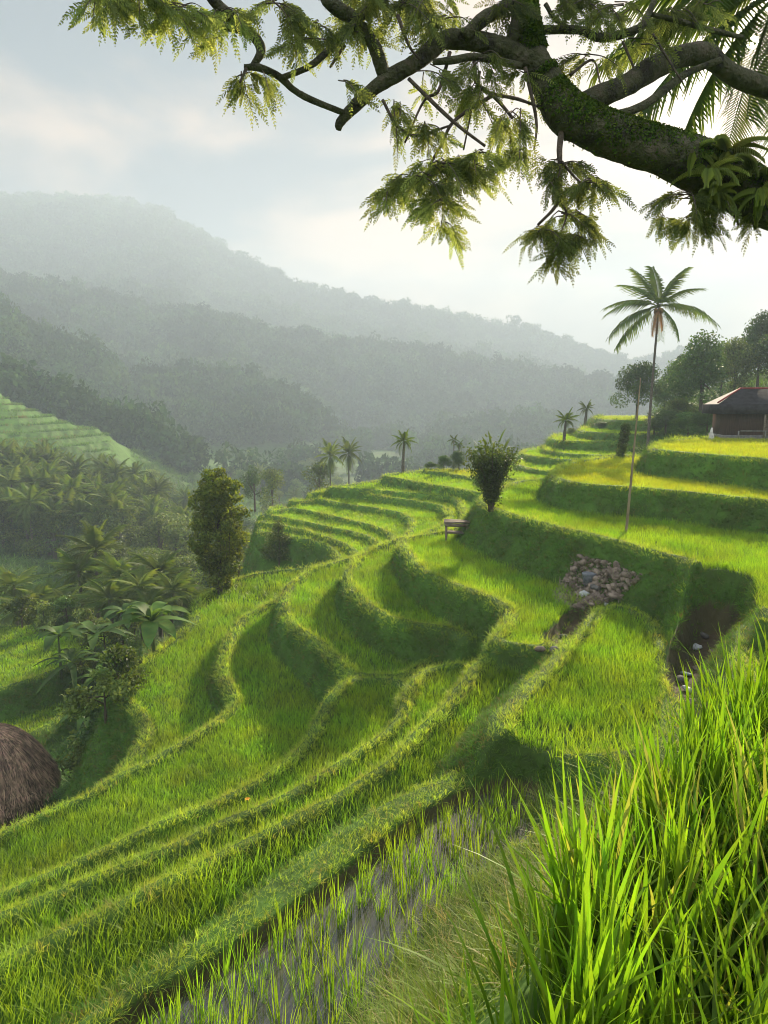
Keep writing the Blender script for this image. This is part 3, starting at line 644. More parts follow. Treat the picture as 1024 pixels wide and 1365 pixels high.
M_coco = rough_mat('coconut_husk', (.10, .08, .02), (.22, .12, .04), scale=5)

def leaves(centers, normals, size, jitter=.9, aspect=.55, n_rng=rng):
    """many small pointed leaves as bent quads: returns V, Q, tip"""
    n = len(centers); a = n_rng.normal(size=(n, 3))*jitter+normals; a /= np.linalg.norm(a, axis=1)[:, None]+1e-9
    b = n_rng.normal(size=(n, 3)); b -= a*(a*b).sum(1)[:, None]; b /= np.linalg.norm(b, axis=1)[:, None]+1e-9; c = np.cross(a, b)
    s = size*n_rng.uniform(.6, 1.3, n)[:, None]
    V = np.stack([centers-b*s*.5, centers+c*s*aspect*.5-a*s*.08, centers+b*s*.5, centers-c*s*aspect*.5-a*s*.08], 1).reshape(-1, 3)
    Q = np.arange(n*4).reshape(-1, 4); return V, Q, np.repeat(n_rng.random(n), 4)
def blob_leaves(blobs, n, size, shell=.35, aspect=.55):
    mb = MB(); vol = np.array([b[1][0]*b[1][1]*b[1][2] for b in blobs])**(2/3); cnt = (n*vol/vol.sum()).astype(int)
    for (c, r), k in zip(blobs, cnt):
        d = rng.normal(size=(k, 3)); d /= np.linalg.norm(d, axis=1)[:, None]
        rad = 1-shell*rng.random(k)**1.6; 
        lump = 1+.22*np.sin(d[:, 0]*5+c[0]*3+1)*np.sin(d[:, 1]*6+c[1])*np.sin(d[:, 2]*5+c[2]*2)
        cen = np.array(c)+d*np.array(r)*(rad*lump)[:, None]
        V, Q, A = leaves(cen, d, size, aspect=aspect); mb.add(V, Q, a=A)
    return mb
def tree_parts(h, w, n, size, trunk_h=.12, nblob=9, lean=0.0, flat=.7, seed=1, shell=.5):
    r = random.Random(seed); blobs = []
    for i in range(nblob):
        th = r.random()*6.283; q = math.sqrt(r.random())*.62; zc = r.uniform(trunk_h+.12, .86)*h
        k = math.sin(min(1, (zc/h-trunk_h)/(1-trunk_h)+.18)*math.pi)*.6+.45
        rr = w*.5*r.uniform(.34, .56)
        blobs.append(((math.cos(th)*q*w*.5*k*1.3, math.sin(th)*q*w*.5*k*1.3, zc), (rr, rr, rr*flat)))
    blobs.append(((0, 0, h*.86), (w*.2, w*.2, h*.14)))
    cr = blob_leaves(blobs, n, size, shell)
    tk = MB(); tk.tube(spline([(0, 0, -.4), (lean*.3, 0, h*.3), (lean, 0.02, h*.75)], 4), np.linspace(.032*h, .010*h, 9), 7, noise=.15)
    for (c, rr) in blobs[:6]:
        z0 = h*r.uniform(.3, .5); tk.tube(spline([(lean*.3, 0, z0), (c[0]*.5, c[1]*.5, (z0+c[2])/2+.02*h), c], 3), np.linspace(.014*h, .004*h, 7), 5)
    return tk.mesh('trunk', True), cr.mesh('crown')
def place_tree(name, meshes, loc, s, rz, label, cat, mats, group=None, sxy=None):
    t = empty(name, loc, rz, label, cat, group); sxy = sxy or s; t.scale = (sxy, sxy, s)
    a = obj('trunk', meshes[0], mats[0], t); b = obj('crown', meshes[1], mats[1], t); return t

def frond_mesh(L_, droop, nl=34, ll=.55, w=.05, lift=.0, ragged=.15, two=None):
    """palm frond along +X from the origin, rachis arching down"""
    mb = MB(); t = np.linspace(0, 1, 12); x = L_*(t-.18*droop*t**2.4); z = L_*(lift*t-droop*.75*t**2.2)
    R_ = np.stack([x, 0*x, z], -1); mb.tube(R_, np.linspace(.028, .006, 12)*L_/2.6, 5)
    for k in range(nl):
        u = .14+.86*(k+.5)/nl; i = min(10, int(u*11)); f = u*11-i; p = R_[i]*(1-f)+R_[i+1]*f; tg = R_[i+1]-R_[i]; tg /= np.linalg.norm(tg)
        l0 = ll*L_*.42*(math.sin(min(1, u*1.15+.05)*math.pi*.92)**.6*.9+.12)
        for sd_ in (-1, 1):
            l = l0*random.uniform(1-ragged, 1+ragged*.5); side = np.array([0, sd_, 0.]); dn = np.array([0, 0, -1.])
            ang = .55+.35*u; hang = .35+.45*droop+random.uniform(-.1, .15)
            d1 = side*math.cos(ang*.5)+tg*math.sin(ang)+dn*.08; d1 /= np.linalg.norm(d1); d2 = d1+dn*hang*1.6; d2 /= np.linalg.norm(d2)
            m_ = p+d1*l*.45; e = m_+d2*l*.6; wv = tg*w*L_/2.6*.5+np.array([0, 0, w*.3])
            mb.add([p-wv*.6, p+wv*.6, m_+wv, m_-wv, e+wv*.15, e-wv*.15], [[0, 1, 2, 3], [3, 2, 4, 5]], a=[.2, .2, .5, .5, 1, 1])
    return mb
def palm(name, loc, h, crown, label, fronds, mats=None, lean=(0, 0), tr=.16, group=None, coconuts=True, split=True, dry=0, cat='palm tree'):
    """fronds: list of (azimuth deg, elevation deg, length factor, droop)"""
    t = empty(name, loc, 0, label, cat, group)
    tk = MB(); top = np.array([lean[0], lean[1], h]); tk.tube(spline([(0, 0, -.5), (lean[0]*.25, lean[1]*.25, h*.35), (lean[0]*.7, lean[1]*.7, h*.75), tuple(top)], 8), np.concatenate([[tr*1.5], np.linspace(tr*1.15, tr*.62, 24)]), 9, noise=.06)
    tk.build('trunk', M_palmbark, t, smooth=True)
    whole = MB()
    for k, (az, el, lf, dr) in enumerate(fronds):
        isdry = k >= len(fronds)-dry
        mb = frond_mesh(crown*lf, dr, nl=26 if crown < 2 else 44, ll=.8 if not isdry else .6, w=.055 if not isdry else .04, ragged=.3)
        V, Q, T, A = mb.data(); M = np.array((Matrix.Rotation(R(az), 3, 'Z') @ Matrix.Rotation(-R(el), 3, 'Y') @ Matrix.Rotation(random.uniform(-.3, .3), 3, 'X')))
        V = V @ M.T+top
        if split: obj('frond', np_mesh('frond', V, Q, T, False, {'tip': ('FLOAT', A)}), M_palmdry if isdry else M_palm, t)
        else: whole.add(V, Q, T, A)
    if not split: whole.build('crown', M_palm, t)
    if coconuts:
        for k in range(7):
            a = k*2.4; c = MB(); th = np.linspace(0, math.pi, 7); rr_ = np.sin(th)*.13+.002
            c.tube(np.stack([0*th, 0*th, -np.cos(th)*.16], -1), rr_, 8); c.build('coconut', M_coco, t, top+np.array([math.cos(a)*.25, math.sin(a)*.25, -.25-.12*(k % 2)]), True)
    return t
def rfronds(n, crown_seed, hi=70, lo=-35):
    r = random.Random(crown_seed); return [(i*137.5+r.uniform(-15, 15), hi+(lo-hi)*(i/(n-1))+r.uniform(-8, 8), r.uniform(.85, 1.1), .25+.55*(i/(n-1))) for i in range(n)]

# the tall coconut palm on the right
b = hit(863, 599); H_ = (599-415)*mpp(b[1])*1.0
PF = [(90,72,1.0,.25),(170,68,.95,.35),(10,70,.95,.35),(300,66,.9,.4),(200,45,1.0,.5),(-15,48,.85,.6),(150,30,1.05,.6),(20,22,.95,.75),(182,22,1.1,.7),(-3,12,1.2,.65),(260,25,1,.7),(80,20,1,.7),(184,-8,1.15,.55),(176,-30,1.15,.35),(-35,-35,.8,.5),(60,-5,1,.7),(120,-62,.6,.3),(250,-75,.55,.2),(320,-70,.5,.2)]
palm('coconut_palm', b, H_, 64*mpp(b[1]), 'tallest coconut palm on a thin trunk beyond the bamboo pole', PF, lean=(.08*mpp(b[1])*60, 0), tr=.10, dry=3)
# small far palms
for (px, py, hh, cr_, lab, Yd) in ((537,628,42,19,'lone dark fan shaped palm on the far end of the terraces',None),(780,566,24,12,'small round crowned palm on the distant hillside skyline',None),(752,584,26,17,'small leaning palm low on the distant hillside skyline',None)):
    b = hit(px, py+3); s_ = mpp(b[1]); palm('palm_tree', b, hh*s_, cr_*s_, lab, rfronds(16, px, 75, -30), lean=(.1, 0), tr=.10*s_/.05, coconuts=False, split=False)
b = at(608, 62); s_ = mpp(62)
for dx, hh in ((-3, 1.0), (4, .9)):
    palm('palm_tree', b+np.array([dx*s_, 0, -1]), (b[2]*0+ (-b[2]*F/62+540-585)*s_*hh+1 if False else max(1.5, (float(at_py(608, 586, 62)[2])-b[2]+1)*hh)), 9*s_, 'taller thin palm rising behind the far bushes' if dx < 0 else 'shorter thin palm rising behind the far bushes', rfronds(9, 5+dx, 60, -40), tr=.06, coconuts=False, split=False)

# broadleaf trees on the right hill
TM = [tree_parts(7, 6, 7000, .27, seed=k, nblob=20) for k in range(4)]
def hill_tree(px, pybase, Y, pytop, wpx, label, mat, k, cat='tree', name='broadleaf_tree'):
    b = at(px, Y); top = at_py(px, pytop, Y)[2]; h = top-b[2]; s_ = h/7; return place_tree(name, TM[k], b, s_, random.random()*6, label, cat, (M_bark, mat), sxy=wpx*mpp(Y)/6)
hill_tree(846, 0, 72, 480, 58, 'round dark tree behind the tall palm trunk', M_leafA, 0)
hill_tree(882, 0, 78, 500, 40, 'small open tree right of the tall palm trunk', M_leafA, 1)
hill_tree(930, 0, 62, 440, 88, 'spreading dark tree left behind the brown house', M_leafA, 2)
hill_tree(972, 0, 66, 448, 60, 'lighter feathery tree directly behind the house roof', M_leafC, 3)
hill_tree(1002, 0, 70, 412, 60, 'tallest tree standing behind the house', M_leafA, 1)
hill_tree(1045, 0, 62, 430, 100, 'bright green tree at the picture edge behind the house', M_leafB, 0)
hill_tree(905, 0, 70, 470, 60, 'dark tree filling the gap left of the feathery tree', M_leafC, 0)
hill_tree(955, 0, 74, 455, 50, 'tree rising between the spreading tree and the feathery one', M_leafA, 2)
hill_tree(1100, 0, 66, 420, 110, 'dark tree beyond the far end of the house', M_leafA, 3)
for i, (px, Y, pt, w_, lab) in enumerate(((885,58,545,48,'bright green bush right of the tall palm trunk'),(915,54,548,46,'rounded green bush at the edge of the yellow terrace'),(940,52,545,40,'light green bush against the house corner'),(900,64,530,50,'leafy bush on the slope under the dark trees'),(870,60,556,30,'small bush at the foot of the tall palm'))):
    hill_tree(px, 0, Y, pt, w_, lab, M_leafB if i != 3 else M_leafC, i % 4, 'bush', 'bush')
for i, (px, Y, pt, w_, lab) in enumerate(((592,56,606,22,'low dark bush left of the upright bush on the far ridge'),(612,57,600,26,'taller dark bush behind the upright bush'),(575,58,615,18,'smallest low bush on the far ridge'),(760,70,570,16,'small shrub on the distant terraces'),(800,70,562,22,'green shrub on the hillside skyline'))):
    hill_tree(px, 0, Y, pt, w_, lab, M_leafC, i % 4, 'bush', 'bush')

# upright bush in the middle, leafy column tree, small pale tree, vine covered stump
def upright_bush():
    b = hit(655, 682); s_ = mpp(b[1]); t = empty('upright_bush', b, 0, 'fan shaped upright bush on the corner of the bank above the bench', 'bush')
    mb = MB(); st_ = MB()
    for k in range(46):
        a = random.random()*6.283; sp = random.random()**.6*.5; h = random.uniform(.65, 1.02)*100*s_*(1-.25*sp); e = np.array([math.cos(a)*sp*70*s_, math.sin(a)*sp*60*s_, h])
        C_ = spline([(random.uniform(-.1, .1), random.uniform(-.1, .1), 0), e*np.array([.3, .3, .5]), e], 5); st_.tube(C_, np.linspace(.022, .006, len(C_)), 5)
        n = 190; q = rng.uniform(.22, 1.02, n); P_ = np.stack([np.interp(q, np.linspace(0, 1, len(C_)), C_[:, i]) for i in range(3)], -1)+rng.normal(0, .10, (n, 3))
        V, Q, A = leaves(P_, np.array([0, 0, .5]), .12, aspect=.45); mb.add(V, Q, a=A)
    for k in range(9):
        a = random.random()*6.283; sp = random.uniform(.1, .5); p = np.array([math.cos(a)*sp*55*s_, math.sin(a)*.5*sp*55*s_, random.uniform(.75, .95)*100*s_])
        V, Q, A = blade_np(p, a, random.uniform(.4, .6), .09, .3, .3, 5); mb.add(V, Q, a=A)
    st_.build('stems', M_bark, t, smooth=True); mb.build('foliage', M_leafB, t)
upright_bush()
M_col = leaf_mat('olive_leaf', (.11, .17, .025), (.27, .35, .055), trans=.55, var=.4, scale=1.2, rough=.6)
def column_tree():
    b = hit(292, 789); s_ = mpp(b[1]); t = empty('leafy_tree', b, 0, 'tall column shaped tree smothered in leaves at the field edge', 'tree')
    rr_ = random.Random(4); bl = []
    for k in range(34):
        z = 12+148*(k/33)**.95; wd = np.interp(z, [0, 40, 75, 100, 125, 150, 170], [20, 30, 37, 39, 33, 29, 17]); a_ = k*2.4; q = rr_.uniform(.35, .8)
        bl.append(((math.cos(a_)*wd*q+(3 if z > 60 else 0), math.sin(a_)*wd*q, z), (wd*rr_.uniform(.34, .55), wd*.45, rr_.uniform(8, 15))))
    bl = [((c[0]*s_, c[1]*s_, c[2]*s_), (r[0]*s_, r[1]*s_, r[2]*s_)) for c, r in bl]
    mb = blob_leaves(bl, 15000, .15, .5)
    tk = MB(); tk.tube(spline([(0, 0, -.4), (.1, 0, 2), (.05, 0, 4)], 4), np.linspace(.16, .06, 9), 8); tk.build('trunk', M_bark, t, smooth=True); mb.build('crown', M_col, t)
    ms = MB(); 
    for k in range(40):
        a = random.random()*6.283; z = random.uniform(30, 130)*s_; r_ = 27*s_; ms.tube(spline([(math.cos(a)*r_, math.sin(a)*r_, z), (math.cos(a)*r_*1.08, math.sin(a)*r_*1.05, z-.4), (math.cos(a)*r_*1.02, math.sin(a)*r_, z-random.uniform(.7, 1.4))], 3), .006, 4)
    ms.build('hanging_vines', M_bark, t)
column_tree()
def small_pale():
    b = hit(372, 752, tmin=30); s_ = mpp(b[1]); t = empty('small_tree', b, 0, 'small pale leafed tree beside the column shaped tree', 'tree')
    bl = [((0, 0, 50), (9, 9, 12)), ((-8, 0, 36), (11, 10, 12)), ((8, 0, 34), (10, 9, 10)), ((-14, 0, 18), (12, 12, 12)), ((4, 0, 16), (14, 12, 12)), ((22, 0, 8), (14, 12, 7)), ((36, 0, 5), (9, 9, 5))]
    mb = blob_leaves([((c[0]*s_, c[1]*s_, c[2]*s_), (r[0]*s_, r[1]*s_, r[2]*s_)) for c, r in bl], 3600, .13, .7)
    tk = MB(); tk.tube(spline([(0, 0, -.4), (.05, 0, 1), (0, 0, 50*s_)], 4), np.linspace(.07, .02, 9), 6)
    for c, r in bl[1:6]: tk.tube(spline([(0, 0, 8*s_), (c[0]*s_*.6, 0, c[2]*s_*.7), (c[0]*s_, 0, c[2]*s_)], 3), .02, 5)
    tk.build('trunk', M_bark, t, smooth=True); mb.build('crown', M_leafC, t)
small_pale()
def stump():
    b = hit(829, 613); s_ = mpp(b[1]); t = empty('overgrown_stump', b, 0, 'vine covered leaning stump beside the bamboo pole', 'stump')
    h = 47*s_; mb = blob_leaves([((-.1+.25*i/5, 0, h*(i+.5)/6), (7*s_, 6*s_, h*.13)) for i in range(6)], 3200, .10, .4)
    tk = MB(); tk.tube([(-.1, 0, -.3), (0, 0, h*.5), (.12, 0, h*.97)], [.13, .1, .08], 8); tk.build('trunk', M_bark, t, smooth=True); mb.build('foliage', M_leafC, t)
stump()

# ------------------------------------------------------------------ bench, pole, house, hut
M_wood = rough_mat('weathered_plank', (.10, .075, .055), (.24, .19, .15), scale=6, bump=.4, stretch=(1, 6, 6))
M_bamboo = rough_mat('dry_bamboo', (.16, .12, .07), (.30, .24, .15), scale=4, bump=.3, stretch=(3, 3, .6))
def bench():
    b = hit(609, 722, tmin=20); b = b*1.0; s_ = mpp(b[1]); w = 35*s_; h = 27*s_; t = empty('field_bench', b+np.array([0, .1, 0]), R(-6), 'small weathered wooden bench at the foot of the grassy bank', 'bench')
    m = MB(); 
    for k in range(3): m.box((0, -.22+.22*k, h), (w, .2, .05), tilt=(R(1.5*(k-1)), 'Y'))
    m.build('top', M_wood, t)
    m = MB(); m.box((0, 0, h*.45), (w*.8, .42, .05)); m.build('shelf', M_wood, t)
    for sx_ in (-1, 1):
        for sy_ in (-1, 1): m = MB(); m.box((sx_*w*.40, sy_*.24, h*.5-.15), (.08, .08, h+.24)); m.build('leg', M_wood, t)
    m = MB(); m.box((0, -.29, h-.10), (w*.9, .04, .12)); m.build('rail', M_wood, t)
bench()
b = hit(834, 712); s_ = mpp(b[1]); t = empty('bamboo_pole', b, 0, 'long thin bamboo pole leaning upright at the terrace edge', 'pole')
m = MB(); L_ = 212*s_; q = np.linspace(0, 1, 40); m.tube(np.stack([9*s_*q, 0*q, -.3+L_*q], -1), (.048-.030*q)*(1+.12*(np.arange(40) % 4 == 0)), 8); m.build('cane', M_bamboo, t, smooth=True)
m = MB(); m.box((9*s_, 0, L_*.93), (.02, .02, .5)); m.build('tip_string', M_bamboo, t)

def house():
    Y = 41.0; b = at_py(992, 582, Y); b[2] = float(sample(np.array([b[0]]), np.array([Y]))[0][0]); gz = at_py(992, 584, Y)[2]
    t = empty('house', (b[0], Y, gz-.1), -R(13), 'brown wooden house with a dark hipped roof on the top terrace', 'house'); s_ = mpp(Y)
    Mw = rough_mat('brown_boards', (.052, .030, .024), (.09, .052, .040), scale=3, bump=.5, stretch=(8, 8, .4))
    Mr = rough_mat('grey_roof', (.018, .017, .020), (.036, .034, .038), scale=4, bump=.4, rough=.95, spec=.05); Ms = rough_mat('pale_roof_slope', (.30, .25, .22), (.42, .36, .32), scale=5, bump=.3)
    Mrd = rough_mat('red_ridge', (.16, .03, .03), (.24, .05, .05), scale=6, bump=.2); Mb = rough_mat('stone_base', (.09, .09, .09), (.2, .19, .17), scale=6)
    x0, x1 = -26*s_, 150*s_; d = 3.0; wh = 46*s_
    m = MB(); m.box(((x0+x1)/2, d/2, wh/2+.2), (x1-x0, d, wh-.1)); m.build('wall', Mw, t)
    m = MB(); m.box(((x0+x1)/2, d/2, .02), (x1-x0+.3, d+.3, .5)); m.build('plinth', Mb, t)
    e = .5; z0 = wh+.12; z1 = z0+.75; z2 = z0+.8
    X0, X1, Y0, Y1 = x0-e, x1+e, -e, d+e
    # front fascia slope (dark), pale hip at the left, ridge
    P = [(X0, Y0, z0-.1), (X1, Y0, z0-.1), (X1-1.6, Y0+1.6, z2), (x0+1.0, Y0+1.6, z2), (X0, Y1, z0-.1), (X1, Y1, z0-.1), (x0+1.0, Y1-1.6, z2), (X1-1.6, Y1-1.6, z2)]
    m = MB(); m.add(P, [[0, 1, 2, 3], [5, 4, 6, 7], [1, 5, 7, 2], [3, 2, 7, 6]]); 
    Pu = [(p[0], p[1], p[2]-.08) for p in P]; m.add([Pu[0], Pu[1], Pu[5], Pu[4]], [[0, 3, 2, 1]]); m.add([P[0], P[1], Pu[1], Pu[0], P[4], P[5], Pu[5], Pu[4]], [[0, 3, 2, 1], [4, 5, 6, 7], [0, 4, 7, 3], [1, 2, 6, 5]])
    rf = m.build('roof', Mr, t)
    m = MB(); m.box(((X0+X1)/2, Y0-.03, z0-.36), (X1-X0+.1, .06, .55)); m.box((X0-.03, (Y0+Y1)/2, z0-.36), (.06, Y1-Y0, .55)); m.build('fascia', Mr, rf)
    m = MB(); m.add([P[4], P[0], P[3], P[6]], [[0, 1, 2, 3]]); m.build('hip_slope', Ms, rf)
    m = MB(); m.tube([(x0+1.0, Y0+1.6, z2+.03), (X1-1.6, Y0+1.6, z2+.03)], .06, 6); m.tube([(x0+1.0, Y0+1.6, z2+.03), (X0, Y0, z0)], .05, 6); m.build('ridge_cap', Mrd, rf)
    for px in (0, 48): m = MB(); m.box((x0+(47+px)*s_, -.45, wh/2), (.09, .09, wh)); m.build('post', M_wood, t)
    m = MB(); m.box(((x0+x1)/2+.4, -.5, .52), (x1-x0-.8, .05, .06)); m.build('rail', Mb, t)
    for k in range(5): m = MB(); m.box((x0+.7+k*1.4, -.5, .28), (.07, .05, .5)); m.build('rail_post', Mb, t)
    m = MB(); m.box((x0+60*s_, -.02, .95), (.9, .06, 1.6)); m.build('door', M_wood, t)
house()
b = at_py(948, 583, 40); b[2] = float(sample(np.array([b[0]]), np.array([b[1]]))[0][0]); t = empty('garden_marker', b, 0, 'small pale stone marker at the field edge left of the house', 'stone marker')
Mst = rough_mat('pale_stone', (.35, .33, .30), (.6, .58, .54), scale=8)
m = MB(); m.tube([(0, 0, -.1), (.03, 0, .3), (.0, 0, .55), (.02, 0, .8)], [.16, .13, .09, .05], 8, noise=.2); m.build('shaft', Mst, t, smooth=True)
m = MB(); m.box((0, 0, .02), (.42, .4, .2)); m.build('foot', Mst, t)

def hut():
    Y = 21.0; top = at_py(-14, 970, Y); s_ = mpp(Y); rad = 84*s_; hgt = 86*s_
    zb = top[2]-hgt; gz = float(sample(np.array([top[0]]), np.array([Y]))[0][0])
    t = empty('thatched_hut', (top[0], Y, gz), 0, 'round hut with a shaggy brown thatched roof on the ravine edge', 'hut')
    Mt = rough_mat('old_thatch', (.08, .055, .042), (.20, .14, .10), scale=10, bump=1.0, stretch=(1, 1, .3)); Ms_ = leaf_mat('thatch_straw', (.07, .045, .03), (.46, .31, .21), trans=.1, var=.45, scale=3, rough=.8)
    Mw = rough_mat('hut_wall', (.05, .035, .025), (.11, .08, .055), scale=6, stretch=(6, 6, .5))
    n = 40; prof = [(0, 1.0), (.15, .985), (.35, .90), (.55, .74), (.75, .47), (.9, .2), (1.0, 0), (.93, -.02), (.6, .35)]
    V = []; 
    for (r_, z_) in prof: 
        for k in range(n): a = k/n*6.2832; V.append((math.cos(a)*r_*rad, math.sin(a)*r_*rad, zb-gz+z_*hgt))
    Q = [[i*n+j, i*n+(j+1) % n, (i+1)*n+(j+1) % n, (i+1)*n+j] for i in range(len(prof)-1) for j in range(n)]
    m = MB(); m.add(V, Q); rf = m.build('roof', Mt, t, smooth=True)
    m = MB(); pr = np.array(prof[:7])
    for k in range(8000):
        q = random.random()**.6; a = random.random()*6.283; u = q*1.0; r0 = np.interp(u, np.linspace(0, 1, 7), pr[:, 0]); z0 = np.interp(u, np.linspace(0, 1, 7), pr[:, 1])
        r1 = np.interp(min(1, u+.12), np.linspace(0, 1, 7), pr[:, 0]); z1 = np.interp(min(1, u+.12), np.linspace(0, 1, 7), pr[:, 1])
        a1 = a+random.uniform(-.10, .10); p0 = np.array([math.cos(a)*r0*rad, math.sin(a)*r0*rad, zb-gz+z0*hgt+random.uniform(.01, .05)]); ov = 1.0+random.uniform(.01, .05)
        p1 = np.array([math.cos(a1)*r1*rad*ov, math.sin(a1)*r1*rad*ov, zb-gz+z1*hgt+random.uniform(-.02, .05)-(random.uniform(0, .38) if u > .82 else 0)]); w_ = np.array([-math.sin(a), math.cos(a), 0])*random.uniform(.008, .024)
        m.add([p0-w_, p0+w_, p1+w_*.4, p1-w_*.4], [[0, 1, 2, 3]], a=random.random())
    m.build('straw', Ms_, rf)
    m = MB(); m.tube([(0, 0, -.5), (0, 0, zb-gz+.3*hgt)], rad*.72, 24); m.build('wall', Mw, t, smooth=True)
hut()

# small white building on the far wooded ridge
def far_house():
    d = ray(178, 480); rr_ = 400; az = math.atan2(d[0], d[1]); P_ = hit(178, 486, tmin=250); t = empty('farm_building', P_, R(12), 'small white roofed farm building on the wooded ridge', 'building')
    Mw = rough_mat('white_wall', (.5, .5, .48), (.7, .7, .68), scale=.5, bump=.1); Mr = rough_mat('pale_metal_roof', (.6, .62, .64), (.8, .82, .84), scale=.4, bump=.1, rough=.4); Mwin = rough_mat('dark_window', (.02, .02, .025), (.04, .04, .05), scale=1)
    s_ = mpp(P_[1]); w = 17*s_; m = MB(); m.box((0, 2, 2.2), (w, 5, 5)); m.build('wall', Mw, t)
    m = MB(); m.add([(-w/2-.6, -1.2, 4.6), (w/2+.6, -1.2, 4.6), (w/2+.6, 2, 6.6), (-w/2-.6, 2, 6.6), (w/2+.6, 5.2, 4.6), (-w/2-.6, 5.2, 4.6)], [[0, 1, 2, 3], [3, 2, 4, 5]], [[1, 4, 2], [0, 3, 5]]); m.build('roof', Mr, t)
    for k in range(3): m = MB(); m.box((-w*.3+k*w*.3, -.52, 2.4), (1, .06, 1.2)); m.build('window', Mwin, t)
far_house()

# ------------------------------------------------------------------ rubble heap and litter
M_rub = rough_mat('rubble', (.075, .055, .042), (.30, .235, .19), scale=2.5, bump=.6)
def rock_data(s, n=1):
    th = np.linspace(0, math.pi, 5); V = []
    pr = np.random.default_rng(n)
    for i, a in enumerate(th):
        for j in range(6):
            b_ = j/6*6.283; r_ = s*(1+pr.uniform(-.3, .3)); V.append((math.sin(a)*math.cos(b_)*r_, math.sin(a)*math.sin(b_)*r_*.8, math.cos(a)*r_*.55))
    Q = [[i*6+j, (i+1)*6+j, (i+1)*6+(j+1) % 6, i*6+(j+1) % 6] for i in range(4) for j in range(6)]
    return np.array(V), np.array(Q), None, np.full(len(V), .5)
HP = [(770,741),(800,747),(858,768),(838,785),(830,800),(800,806),(765,812),(738,800),(745,780),(760,760)]
def in_px_poly(px, py, PL): 
    return poly_sd(np.array(PL, float), px, py) > 0
def heap():
    x, y = jgrid(3, 9.5, 15, 24.5, .05); h, o = sample(x, y); px, py = proj(x, y, h); m = in_px_poly(px, py, HP); x, y, h = x[m], y[m], h[m]; n = len(x); print('rubble', n)
    s = rng.uniform(.3, 1.3, n)**1.5
    scatter('rubble', [rock_data(.045+.018*k, k) for k in range(5)]+[clump(5, .05, .16, .02, lean=(.6, 1.6), curve=(0, .2), seg=2) for _ in range(2)], np.stack([x, y, h+.03], -1), rng.uniform(-.8, .8, (n, 3))*np.array([1, 1, 8]), np.stack([s, s, s], -1), rng.integers(0, 7, n), M_rub, 'heap of brown stone chips and debris on the bank', 'rubble')
heap()
M_greybag = rough_mat('grey_cloth', (.10, .11, .13), (.20, .21, .24), scale=8, bump=.6); M_pale = rough_mat('pale_plastic', (.28, .29, .30), (.50, .51, .52), scale=6, bump=.4, rough=.5); M_teal = rough_mat('faded_plastic', (.26, .33, .33), (.42, .50, .49), scale=6, bump=.3, rough=.5)
M_darkst = rough_mat('dark_stone', (.05, .048, .045), (.14, .13, .12), scale=8)
def sack(loc, s, mat, label, cat, name, flat=.6, k=1):
    pr = np.random.default_rng(k); n = 14; m_ = 9; V = []
    for i in range(m_):
        a = math.pi*i/(m_-1)
        for j in range(n):
            b_ = j/n*6.283; r_ = s*(1+.16*math.sin(3*b_+k)+.10*math.sin(5*b_+i*.8)+pr.uniform(-.05, .05)); sq = abs(math.cos(b_))**.7; V.append((math.sin(a)**.7*math.cos(b_)*r_, math.sin(a)**.7*math.sin(b_)*r_*.8, s*flat*math.cos(a)))
    Q = [[i*n+j, (i+1)*n+j, (i+1)*n+(j+1) % n, i*n+(j+1) % n] for i in range(m_-1) for j in range(n)]
    mb = MB(); mb.add(V, Q); o = mb.build(name, mat, None, np.array(loc)+np.array([0, 0, s*flat*.6]), True); o.rotation_euler = (pr.uniform(-.4, .4), pr.uniform(-.4, .4), pr.uniform(0, 6)); tag(o, label, cat); return o
def bucket():
    b = hit(785, 780); s_ = mpp(b[1]); t = empty('bucket', b, 0, 'dark blue grey bucket standing in the rubble heap', 'bucket')
    m = MB(); m.tube([(0, 0, 0), (0, 0, .30), (0, 0, .34), (0, 0, .345)], [.15, .19, .20, .17], 18); m.build('body', M_greybag, t, smooth=True)
    m = MB(); a = np.linspace(0, math.pi, 12); m.tube(np.stack([np.cos(a)*.19, 0*a-.05, .30-np.sin(a)*.13], -1), .008, 5); m.build('handle', M_darkst, t)
bucket()
sack(hit(796, 784), .22, M_darkst, 'dark flat stone right of the bucket', 'stone', 'stone', .35, 2)
sack(hit(780, 797), .20, M_pale, 'pale grey sack half buried in the rubble heap', 'sack', 'sack', .6, 3)
sack(hit(798, 799), .16, M_rub, 'brown stone right of the pale sack', 'stone', 'stone', .5, 4)
sack(hit(822, 797), .22, M_rub, 'wide brown stone at the right end of the rubble heap', 'stone', 'stone', .35, 5)
sack(hit(808, 806), .09, M_pale, 'small white stone at the lower rubble edge', 'stone', 'stone', .5, 6)
sack(hit(927, 864), .16, M_pale, 'crumpled white plastic bag highest in the gully', 'plastic bag', 'plastic_bag', .25, 7)
sack(hit(915, 900), .15, M_teal, 'flat pale blue green plastic tub in the gully', 'plastic tub', 'plastic_tub', .25, 8)
sack(hit(930, 893), .12, M_rub, 'brown grey stone right of the pale blue green lid', 'stone', 'stone', .4, 9)
sack(hit(917, 921), .10, M_pale, 'small whitish stone lowest in the gully', 'stone', 'stone', .5, 10)

for i, (px, py, s_, lab) in enumerate(((938,850,.13,'dark round stone highest in the gully'),(950,870,.10,'dark stone against the right wall of the gully'),(908,908,.12,'dark stone under the pale blue green tub'),(925,940,.11,'brown stone at the gully mouth'),(740,868,.13,'dark stone in the short ditch below the rubble'),(720,868,.12,'mossy brown stone on the field lip left of the short ditch'),(752,850,.10,'brown stone halfway up the short ditch'))):
    sack(hit(px, py), s_, (M_darkst, M_rub)[i % 2], lab, 'stone', 'stone', .5, 20+i)
